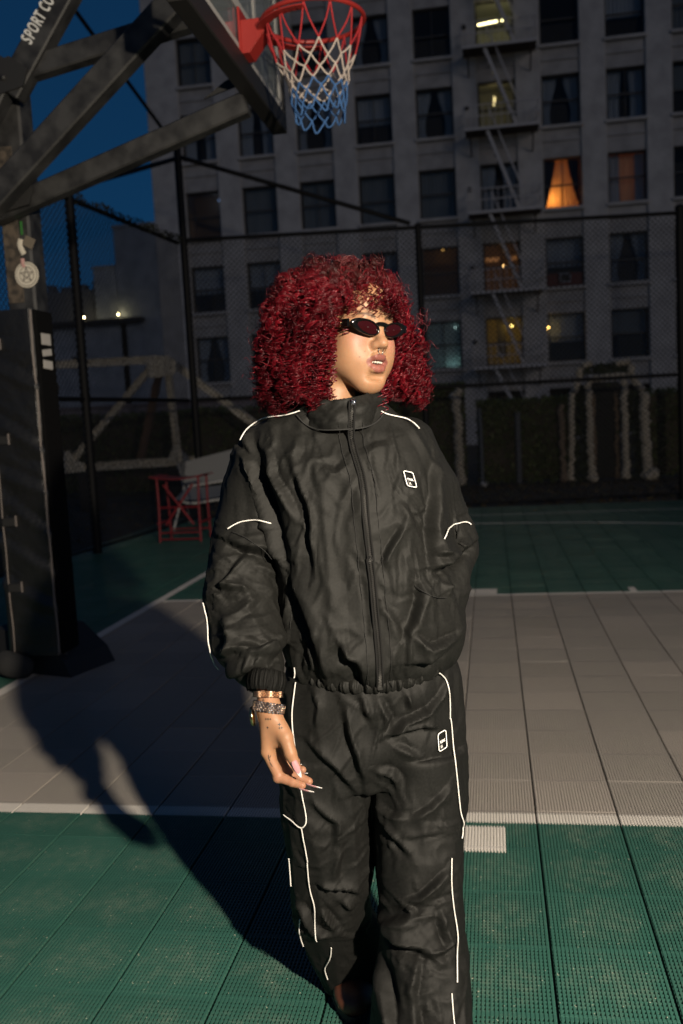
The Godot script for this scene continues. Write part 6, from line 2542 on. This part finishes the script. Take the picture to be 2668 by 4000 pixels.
func logo(c: Vector2, x: Vector2, y: Vector2) -> void:
	# a white rounded frame with the word inside, printed on the cloth
	var white := mat("print_white", Color(0.80, 0.79, 0.77), 0.6)
	var wide := x.length()
	var high := y.length()
	var n := front_normal(c.x, c.y)
	var o := Vector3(c.x, c.y, front(c.x, c.y) + 0.0032)
	var bx := Vector3(x.x, x.y, -(n.x * x.x + n.y * x.y) / n.z).normalized()
	var by := Vector3(y.x, y.y, -(n.x * y.x + n.y * y.y) / n.z).normalized()
	var bz := bx.cross(by).normalized()
	var t := Transform3D(Basis(bx, by, bz), o)
	var g := Geo.new()
	var path := PackedVector3Array()
	var r := wide * 0.20
	for k in 4:
		var cx := (wide / 2 - r) * (1.0 if k in [0, 3] else -1.0)
		var cy := (high / 2 - r) * (1.0 if k < 2 else -1.0)
		for i in 7:
			var a := PI / 2 * (k + i / 6.0)
			path.append(t * Vector3(cx + r * cos(a), cy + r * sin(a), 0))
	path.append(path[0]); path.append(path[1])
	g.tube(path, 0.00105, 6, false)
	var frame := obj("printed_badge", g, white, person)
	var a := text_mesh("YOUNG", high * 0.175, 0.0004)
	var w1 := obj("printed_word", a, white, frame)
	w1.transform = t * Transform3D(Basis.from_scale(Vector3(0.50, 0.92, 1.0)), Vector3(0.0, -0.03 * high, 0.0))
	var b := text_mesh("LA.", high * 0.175, 0.0004)
	var w2 := obj("printed_word", b, white, frame)
	w2.transform = t * Transform3D(Basis.from_scale(Vector3(0.50, 0.92, 1.0)), Vector3(-wide * 0.13, -0.29 * high, 0.0))


func logos() -> void:
	logo(Vector2(0.1425, 1.1975), Vector2(0.0205, -0.0055), Vector2(-0.0065, 0.0325))
	logo(Vector2(0.1845, 0.6525), Vector2(0.0230, 0.0050), Vector2(-0.0005, 0.0360))


# ---------------------------------------------------------------- hair
# how far a place is inside the mass of curls: > 0 inside, in parts of its half width
func hair_room(p: Vector3) -> float:
	var q := p - Vector3(0.016, 1.452, -0.020)
	var up := 0.196 if q.y > 0.0 else 0.22
	var wide := 0.163 + 0.013 * smoothstep(0.08, -0.06, q.y)
	# clumps and hollows in the outline
	var lump := 1.0 + 0.055 * sin(p.x * 41.0 + p.y * 23.0) * sin(p.y * 37.0 - p.z * 29.0) + 0.035 * sin(p.x * 83.0 + p.z * 61.0) * sin(p.y * 71.0)
	q /= lump
	var a := pow(pow(absf(q.x) / wide, 2.4) + pow(absf(q.z) / 0.165, 2.4) + pow(absf(q.y) / up, 2.4), 1.0 / 2.4)
	return 1.0 - a


func face_window(h: Vector3) -> bool:
	# the part in front of the face, in the head's own axes, that stays free of hair
	if h.z < 0.0:
		return false
	var ang := atan2(h.x, h.z)
	var lim_l := 0.98
	var lim_r := 1.02
	if h.y < -0.07:
		lim_l = 1.02 + maxf(0.0, -0.085 - h.y) * 6.0
		lim_r = 0.86
	if h.y < -0.115:
		lim_l = 1.22
		lim_r = 0.74
	if h.y > -0.01:
		lim_l = 0.98 - (h.y + 0.01) * 5.0
		lim_r = 0.95 - (h.y + 0.01) * 7.0
	if h.y > 0.046:
		return false
	return ang > -lim_l and ang < lim_r


func curl_mesh(seed_: int, turns: float, r: float, length: float, thick: float) -> ArrayMesh:
	# a lock: a few hairs that wind together and part at the tip
	var rr := RandomNumberGenerator.new()
	rr.seed = seed_
	var ph := rr.randf() * TAU
	var bend := Vector3(rr.randf_range(-0.010, 0.010), 0, rr.randf_range(-0.010, 0.010))
	var g := Geo.new()
	for h in 5:
		var p := PackedVector3Array()
		var rad := PackedFloat32Array()
		var n := int(turns * 10) + 4
		var dph := (h - 2) * 0.26 + rr.randf_range(-0.12, 0.12)
		var dr := 1.0 + (h - 2) * 0.11
		for i in n + 1:
			var t := float(i) / n
			var a := ph + dph * (0.5 + t) + t * turns * TAU * (1.0 + 0.03 * (h - 2))
			var k := r * dr * (0.45 + 0.55 * smoothstep(0.0, 0.3, t)) * (1.0 + 0.2 * sin(t * 8.0 + seed_)) * (1.0 + 0.22 * t * (h - 2))
			p.append(Vector3(cos(a) * k, -t * length * (1.0 + 0.05 * (h - 2)), sin(a) * k) + bend * sin(t * PI))
			rad.append(thick * (1.0 - 0.5 * smoothstep(0.6, 1.0, t)))
		g.tube(p, rad, 3, false)
	return g.mesh()


func hair() -> void:
	var hb := head_basis()
	var inv := hb.inverse()
	# the dense inner mass
	var f := Field.new()
	var lo := Vector3(-0.20, 1.33, -0.20)
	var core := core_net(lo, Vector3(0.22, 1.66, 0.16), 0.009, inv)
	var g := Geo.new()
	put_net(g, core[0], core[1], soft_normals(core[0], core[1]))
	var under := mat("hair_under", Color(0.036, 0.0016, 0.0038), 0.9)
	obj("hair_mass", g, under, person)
	# curls
	var curls := []
	for k in 7:
		curls.append(curl_mesh(k + 1, [2.4, 3.0, 2.0, 3.3, 2.6, 1.7, 3.6][k], [0.0064, 0.0056, 0.0080, 0.0048, 0.0068, 0.0094, 0.0042][k], [0.048, 0.052, 0.046, 0.050, 0.052, 0.042, 0.052][k], [0.00066, 0.00062, 0.0007, 0.00058, 0.00068, 0.00066, 0.00055][k]))
	var r := RandomNumberGenerator.new()
	r.seed = 77
	var places := []
	var tints := []
	for k in 7:
		places.append([])
		tints.append([])
	# locks: a dozen ringlets that hang together; between the locks the mass stays dark
	var locks := 0
	var tries := 0
	while locks < 760 and tries < 60000:
		tries += 1
		var c := Vector3(r.randf_range(-0.19, 0.22), r.randf_range(1.37, 1.67), r.randf_range(-0.20, 0.16))
		var room := hair_room(c)
		if room < 0.0 or room > (0.36 if c.y > 1.44 else 0.55):
			continue
		if c.z < -0.06 and r.randf() < 0.7:
			continue
		var out := (c - Vector3(0.02, 1.50, -0.02))
		out.y *= 0.35
		out = out.normalized()
		var crown := smoothstep(1.54, 1.65, c.y)
		var down := Vector3(0, -1, 0)
		var dir := (down * (1.0 - 0.55 * crown) + out * (0.28 + 0.75 * crown) + Vector3(r.randf_range(-1, 1), r.randf_range(-1, 1), r.randf_range(-1, 1)) * 0.45).normalized()
		var shade := pow(r.randf(), 1.4)
		var depth := 1.0 - 0.55 * clampf(room / 0.4, 0.0, 1.0)
		var wide := r.randf_range(0.007, 0.013)
		var got := 0
		for e in 13:
			var p := c + dir * r.randf_range(-0.035, 0.035) + Vector3(r.randf_range(-1, 1), r.randf_range(-1, 1), r.randf_range(-1, 1)) * wide
			if hair_room(p) < -0.02:
				continue
			var h := inv * (p - HEAD_AT)
			if ((h - Vector3(0, 0.028, -0.010)) / Vector3(0.077, 0.084, 0.098)).length() < 1.0 or face_window(h):
				continue
			var d := (dir + Vector3(r.randf_range(-1, 1), r.randf_range(-1, 1), r.randf_range(-1, 1)) * 0.30).normalized()
			var fringe := h.z > 0.04 and h.y > 0.03 and absf(atan2(h.x, h.z)) < 1.0
			if fringe:
				d = (down + hb * Vector3(r.randf_range(-0.5, 0.5), 0, 0.25) * 0.6).normalized()
			var k := r.randi_range(0, 6)
			var size := r.randf_range(0.75, 1.2) * (0.72 if fringe else 1.0)
			# keep the tip inside the mass and out of the face
			var tip := p + d * 0.055 * size
			if hair_room(tip) < -0.10 or tip.y < 1.348 + 0.014 * sin(tip.x * 60.0):
				continue
			var ht := inv * (tip - HEAD_AT)
			if face_window(ht) and (not fringe or ht.y < 0.010 + 0.016 * r.randf()):
				continue
			if ((ht - Vector3(0, 0.028, -0.010)) / Vector3(0.076, 0.083, 0.097)).length() < 1.0:
				continue
			var y := -d
			var x := y.cross(Vector3(r.randf_range(-1, 1), r.randf_range(-1, 1), r.randf_range(-1, 1))).normalized()
			places[k].append(Transform3D(Basis(x, y, x.cross(y)) * Basis.from_scale(Vector3(size, size * r.randf_range(0.8, 1.15), size)), p))
			var tint := Color(0.036, 0.0013, 0.0034).lerp(Color(0.140, 0.0040, 0.0095), clampf(shade + r.randf_range(-0.2, 0.2), 0.0, 1.0))
			# undyed dark roots round the parting
			var root := smoothstep(1.585, 1.645, p.y) * smoothstep(0.30, 0.02, room) * 0.45 + (0.5 if p.y > 1.62 and r.randf() < 0.5 else 0.0)
			tint = tint.lerp(Color(0.026, 0.008, 0.007), clampf(root, 0.0, 0.85)) * r.randf_range(0.8, 1.2)
			tints[k].append(tint)
			got += 1
		if got > 0:
			locks += 1
	var strand := vmat("hair_strand", 0.36, 0.10, 0.38)
	var strands := Node3D.new()
	strands.name = "curly_hair"
	person.add_child(strands)
	for k in 7:
		many("curls", curls[k], strand, places[k], strands, tints[k])
	# loose curls at the cheek, the shoulder and the crown
	g = Geo.new()
	for q in [["-0.004,1.452,0.075", 0.0085, 0.050], ["0.003,1.475,0.080", 0.006, 0.035], ["0.000,1.430,0.072", 0.007, 0.030], ["0.094,1.392,0.045", 0.010, 0.065], ["0.104,1.385,0.040", 0.009, 0.050], ["0.028,1.520,0.088", 0.010, 0.024], ["-0.01,1.405,0.070", 0.006, 0.030]]:
		var c := joints(q[0])[0] as Vector3
		var p := PackedVector3Array()
		for i in 40:
			var t := i / 39.0
			p.append(c + Vector3(cos(t * 22.0) * q[1] * (1.0 - 0.3 * t), -t * q[2], sin(t * 22.0) * q[1] * 0.7))
		g.tube(p, 0.0012, 5)
	for i in 420:
		var a := r.randf() * TAU
		var e := r.randf_range(-0.5, 1.5)
		var c := Vector3(0.016, 1.452, -0.02) + Vector3(cos(a) * cos(e) * 0.186, sin(e) * 0.196, sin(a) * cos(e) * 0.165)
		if face_window(inv * (c - HEAD_AT)):
			continue
		var out := (c - Vector3(0.016, 1.452, -0.02)).normalized()
		var x := out.cross(Vector3(r.randf_range(-1, 1), r.randf_range(-1, 1), r.randf_range(-1, 1))).normalized()
		var y := out.cross(x)
		var s := r.randf_range(0.006, 0.013)
		var p := PackedVector3Array()
		var far_ := r.randf_range(0.012, 0.030)
		for k in 12:
			var t := k / 11.0
			p.append(c + out * (t * far_) + x * cos(t * 5.0 + a) * s + y * sin(t * 5.0) * s - x * cos(a) * s)
		g.tube(p, 0.00045, 3, false)
	obj("loose_curls", g, mat("hair_loose", Color(0.08, 0.006, 0.011), 0.4), person).set_meta("kind", "stuff")


func core_net(lo: Vector3, hi: Vector3, s: float, inv: Basis) -> Array:
	var n := Vector3i(((hi - lo) / s).ceil()) + Vector3i.ONE
	var val := PackedFloat32Array()
	val.resize(n.x * n.y * n.z)
	for z in n.z:
		for y in n.y:
			for x in n.x:
				var p := lo + Vector3(x, y, z) * s
				var d := (0.14 - hair_room(p)) * 0.17
				d = maxf(d, 1.362 + 0.010 * sin(p.x * 55.0) * sin(p.z * 47.0) - p.y)
				var h := inv * (p - HEAD_AT)
				d = maxf(d, -((((h - Vector3(0, 0.028, -0.010)) / Vector3(0.076, 0.083, 0.097)).length() - 1.0) * 0.08) - 0.003)
				if h.z > -0.01:
					# stay well behind the face and away from the neck
					var ang := atan2(h.x, h.z)
					var open := 1.12 + (clampf((-0.05 - h.y) * 8.0, 0.0, 0.50) if ang < 0.0 else 0.0)
					var side := (open - absf(ang)) * Vector2(h.x, h.z).length()
					if h.y < 0.055:
						d = maxf(d, side)
					else:
						d = maxf(d, minf(side, h.z - 0.078))
				if p.y < 1.42:
					d = maxf(d, 0.066 - Vector2(p.x - 0.02, p.z - 0.01).length())
				val[x + n.x * (y + n.y * z)] = d
	var ids := {}
	var pts := PackedVector3Array()
	var sx := 1
	var sy := n.x
	var sz := n.x * n.y
	var idx := PackedInt32Array()
	for z in n.z - 1:
		for y in n.y - 1:
			for x in n.x - 1:
				var o := x + y * sy + z * sz
				var sum := Vector3.ZERO
				var m := 0
				for e in 12:
					var c0: int = [0, 2, 4, 6, 0, 1, 4, 5, 0, 1, 2, 3][e]
					var c1: int = [1, 3, 5, 7, 2, 3, 6, 7, 4, 5, 6, 7][e]
					var f0 := val[o + (c0 & 1) * sx + ((c0 >> 1) & 1) * sy + (c0 >> 2) * sz]
					var f1 := val[o + (c1 & 1) * sx + ((c1 >> 1) & 1) * sy + (c1 >> 2) * sz]
					if (f0 < 0.0) != (f1 < 0.0):
						sum += Vector3(c0 & 1, (c0 >> 1) & 1, c0 >> 2).lerp(Vector3(c1 & 1, (c1 >> 1) & 1, c1 >> 2), f0 / (f0 - f1))
						m += 1
				if m > 0:
					ids[o] = pts.size()
					pts.append(lo + (Vector3(x, y, z) + sum / m) * s)
	for o in ids:
		for ax in 3:
			var da: int = [sx, sy, sz][ax]
			var d1: int = [sy, sz, sx][ax]
			var d2: int = [sz, sx, sy][ax]
			if (val[o] < 0.0) == (val[o + da] < 0.0):
				continue
			var b2 = ids.get(o - d1)
			var c = ids.get(o - d1 - d2)
			var d = ids.get(o - d2)
			if b2 == null or c == null or d == null:
				continue
			if val[o] < 0.0:
				idx.append_array(PackedInt32Array([ids[o], b2, c, ids[o], c, d]))
			else:
				idx.append_array(PackedInt32Array([ids[o], c, b2, ids[o], d, c]))
	return [pts, idx]


# ---------------------------------------------------------------- sunglasses
func sunglasses() -> void:
	var b := head_basis()
	var black := mat("acetate_black", Color(0.003, 0.003, 0.003), 0.10, 0.0, 0.45)
	var root := Node3D.new()
	root.name = "sunglasses"
	person.add_child(root)
	# the front curves round the face: angle to either side, height -> place
	var at := func(x: float, y: float, d: float) -> Vector3:
		var a := x / 0.28
		return HEAD_AT + b * Vector3(sin(a) * (0.28 + d), y - 0.001, cos(a) * (0.28 + d) - 0.183)
	var outer_l := PackedVector2Array()
	var outer := func(s: float, t: float) -> Vector2:      # outline of one rim with its end piece, t in 0..1
		var a := t * TAU
		var x := 0.0395 + 0.0345 * cos(a)
		var y := -0.0010 + 0.0158 * sin(a) * (1.0 - 0.16 * cos(a)) + 0.0058 * cos(a)
		return Vector2(x * s, y)
	var inner := func(s: float, t: float) -> Vector2:
		var a := t * TAU
		var x := 0.0335 + 0.0235 * cos(a)
		var y := -0.0020 + 0.0118 * sin(a) * (1.0 - 0.18 * cos(a)) + 0.0045 * cos(a)
		return Vector2(x * s, y)
	var lens := mat("lens_tint", Color(0.016, 0.0022, 0.0030), 0.10, 0.0, 0.35)
	for s in [-1.0, 1.0]:
		var g := Geo.new()
		var n := 64
		var pts := PackedVector3Array()
		for j in 9:
			for i in n:
				var t := float(i) / n
				var o: Vector2 = outer.call(s, t)
				var q: Vector2 = inner.call(s, t)
				var a := TAU * j / 8.0
				var k := 0.5 - 0.5 * cos(a)
				var c := q.lerp(o, k)
				pts.append(at.call(c.x, c.y, 0.0030 * sin(a)))
		g.grid(pts, n, 9, true, s < 0)
		obj("rim", g, black, root)
		g = Geo.new()
		pts = PackedVector3Array()
		for j in 7:
			for i in 32:
				var q: Vector2 = inner.call(s, i / 32.0)
				var c := Vector2(0.0335 * s, -0.0020).lerp(q, j / 6.0 * 1.02)
				pts.append(at.call(c.x, c.y, -0.0005 + 0.0010 * (1.0 - pow(j / 6.0, 2.0))))
		g.grid(pts, 32, 7, true, s < 0)
		obj("lens", g, lens, root)
		# temple arm
		g = Geo.new()
		var arm := PackedVector3Array()
		for i in 9:
			var t := i / 8.0
			arm.append(HEAD_AT + b * Vector3((0.0745 + 0.002 * sin(t * 2.2)) * s, 0.0030 - 0.004 * t, 0.084 - 0.120 * t))
		g.tube(arm, [0.0085, 0.0085, 0.0082, 0.0078, 0.0070, 0.006, 0.005, 0.0045, 0.004], 10, true, 0.38, b * Vector3(1, 0, 0))
		obj("temple_arm", g, black, root)
		# gilt emblem by the hinge: two interlaced links
		g = Geo.new()
		var gilt := mat("gilt", Color(0.75, 0.55, 0.30), 0.18, 1.0)
		for e in [0.0, 1.0]:
			var c := HEAD_AT + b * Vector3(0.0795 * s, 0.002 - 0.0005 * e, 0.060 - 0.008 * e)
			g.tube(ring(c, b * Vector3(0, 0, 0.0042), b * Vector3(0, 0.0068, 0), 18), 0.0012, 6, false)
		obj("gilt_emblem", g, gilt, root)
	var g2 := Geo.new()
	var bridge := PackedVector3Array()
	for i in 9:
		var x := -0.012 + 0.024 * i / 8.0
		bridge.append(at.call(x, 0.0050 + 0.0018 * (1.0 - pow(x / 0.012, 2.0)), 0.001))
	g2.tube(bridge, 0.0046, 10)
	obj("bridge", g2, black, root)
	g2 = Geo.new()
	for s in [-1.0, 1.0]:
		g2.ball(at.call(0.0135 * s, -0.006, 0.002), Vector3.ONE * 0.0017, 8, 6)
	obj("rivet", g2, mat("steel_bright", Color(0.75, 0.72, 0.68), 0.15, 1.0), root)


# ---------------------------------------------------------------- bracelet, watch, nails, shoes
func link_band(called: String, c: Vector3, ax: Vector3, r: Vector2, rows: Array, link: Vector3, n: int) -> Node3D:
	var x := ax.cross(Vector3(0, 0, 1)).normalized()
	var y := ax.cross(x).normalized()
	var root := Node3D.new()
	root.name = called
	person.add_child(root)
	root.transform = HAND_MOVE
	for j in rows.size():
		var g := Geo.new()
		for i in n:
			var a := TAU * (i + 0.5 * (j % 2)) / n
			var o := x * sin(a) * r.x + y * cos(a) * r.y
			var out := (x * sin(a) * r.y + y * cos(a) * r.x).normalized()
			g.box(Transform3D(Basis(ax.cross(out), ax, out), c + o + ax * (j - (rows.size() - 1) / 2.0) * link.y * 1.06), Vector3(link.x * 0.84, link.y * 0.94, link.z), link.z * 0.35)
		obj("link_row", g, rows[j], root)
	return root


func jewellery() -> void:
	var gold := mat("rose_gold", Color(0.66, 0.42, 0.27), 0.2, 1.0)
	var dark := mat("dark_steel", Color(0.20, 0.20, 0.22), 0.25, 1.0)
	var ax := Vector3(0.06, 0.95, -0.30).normalized()
	link_band("bracelet", Vector3(-0.1685, 0.7765, 0.160), ax, Vector2(0.0300, 0.0290), [gold, gold, gold, gold], Vector3(0.0050, 0.0030, 0.0024), 36)
	var ax2 := Vector3(0.20, 0.94, -0.28).normalized()
	var watch := link_band("watch", Vector3(-0.1675, 0.7520, 0.168), ax2, Vector2(0.0315, 0.0305), [dark, dark, dark, dark, dark], Vector3(0.0066, 0.0040, 0.0028), 29)
	var g := Geo.new()
	for i in 58:
		var a := TAU * i / 58
		var x := ax2.cross(Vector3(0, 0, 1)).normalized()
		var y := ax2.cross(x).normalized()
		for j in [-1.5, -0.5, 0.5, 1.5]:
			if (i + int(j + 2)) % 2 == 0:
				g.ball(Vector3(-0.1675, 0.7520, 0.168) + x * sin(a) * 0.0328 + y * cos(a) * 0.0318 + ax2 * j * 0.0043, Vector3.ONE * 0.0017, 6, 4)
	obj("gold_pins", g, gold, watch)
	# its round case hangs on the outer side of the wrist
	g = Geo.new()
	var t := Transform3D(Basis(Vector3(0, 0, 1), PI / 2 + 0.08) * Basis(Vector3.RIGHT, 0.0), Vector3(-0.2010, 0.735, 0.168))
	g.lathe(t, [Vector2(0.001, 0.0045), Vector2(0.0175, 0.0045), Vector2(0.0195, 0.003), Vector2(0.0200, 0.0), Vector2(0.0190, -0.003), Vector2(0.001, -0.004)], 36)
	obj("watch_case", g, mat("gilt", Color(0.75, 0.55, 0.30), 0.18, 1.0), watch)


func nail(p0: Vector3, p1: Vector3, wide: float, up: Vector3) -> void:
	var d := (p1 - p0)
	var y := d.normalized()
	var x := y.cross(up).normalized()
	var z := x.cross(y)
	var pts := PackedVector3Array()
	var n := 15
	var pink := Color(0.40, 0.20, 0.215)
	var tip := Color(0.62, 0.59, 0.58)
	var g := Geo.new()
	for j in n:
		var t := j / (n - 1.0)
		var w := wide * 0.5 * pow(sin(PI * clampf(0.16 + t * 0.84, 0.0, 1.0)), 0.62) * (1.0 - 0.35 * t) + 0.0002
		for k in 10:
			var a := TAU * k / 10
			var c := cos(a)
			pts.append(p0 + d * t + x * c * w + z * (sin(a) * 0.0007 + (1.0 - c * c) * 0.0 - c * c * w * 0.35 + 0.0016 * sin(t * PI)))
	var s := g.v.size()
	g.grid(pts, 10, n, true)
	for j in n:
		for k in 10:
			var t := j / (n - 1.0)
			var c := cos(TAU * k / 10)
			g.c[s + j * 10 + k] = tip if t > 0.62 + 0.16 * (1.0 - c * c) else pink
	obj("nail", g, vmat("nail_gloss", 0.12, 0.0, 0.6), person).transform = HAND_MOVE


func nails() -> void:
	nail(Vector3(-0.1200, 0.6580, 0.2245), Vector3(-0.1070, 0.6235, 0.2255), 0.0155, Vector3(0.25, 0.15, 0.95))
	nail(Vector3(-0.1130, 0.5955, 0.2130), Vector3(-0.0835, 0.5905, 0.2200), 0.0115, Vector3(0.05, -0.80, 0.60))
	nail(Vector3(-0.0990, 0.5950, 0.1915), Vector3(-0.0680, 0.5885, 0.1980), 0.0115, Vector3(0.05, -0.80, 0.60))
	nail(Vector3(-0.1110, 0.6080, 0.1570), Vector3(-0.0960, 0.6090, 0.1680), 0.0095, Vector3(0.1, -0.9, 0.4))
	nail(Vector3(-0.1220, 0.6190, 0.1360), Vector3(-0.1090, 0.6200, 0.1460), 0.0085, Vector3(0.1, -0.9, 0.4))


func shoes() -> void:
	var leather := mat("shoe_leather", Color(0.085, 0.028, 0.014), 0.5)
	var sole := mat("shoe_sole", Color(0.03, 0.022, 0.018), 0.8)
	for q in [[Vector3(-0.040, 0.0, -0.055), 0.08], [Vector3(0.112, 0.0, 0.235), 0.06]]:
		var f := Field.new()
		var o: Vector3 = q[0]
		f.cone(Vector3(0, 0.055, -0.055), Vector3(0, 0.042, 0.02), 0.040, 0.040, 0.02)
		f.cone(Vector3(0, 0.042, 0.02), Vector3(0.004, 0.034, 0.115), 0.041, 0.031, 0.02)
		f.ball(Vector3(0.004, 0.034, 0.085), Vector3(0.046, 0.030, 0.060), 0.015)
		f.ball(Vector3(0, -0.030, 0.03), Vector3(0.2, 0.040, 0.3), 0.004, true)
		var net := f.nets(Vector3(-0.07, 0.0, -0.13), Vector3(0.07, 0.115, 0.18), 0.006)
		var p: PackedVector3Array = net[0]
		var turn := Basis(Vector3.UP, q[1])
		for i in p.size():
			p[i] = o + turn * p[i]
		var g := Geo.new()
		put_net(g, p, net[1], soft_normals(p, net[1]))
		var shoe := obj("shoe", g, leather, person)
		g = Geo.new()
		var poly := PackedVector2Array()
		for i in 28:
			var a := TAU * i / 28
			poly.append(Vector2(0.048 * cos(a) * (1.0 + 0.12 * sin(a)), 0.024 - 0.125 * sin(a) * 1.0))
		g.prism(Transform3D(turn * Basis(Vector3.RIGHT, PI / 2), o + Vector3(0, 0.009, 0.0)), poly, 0.018)
		obj("sole", g, sole, shoe)
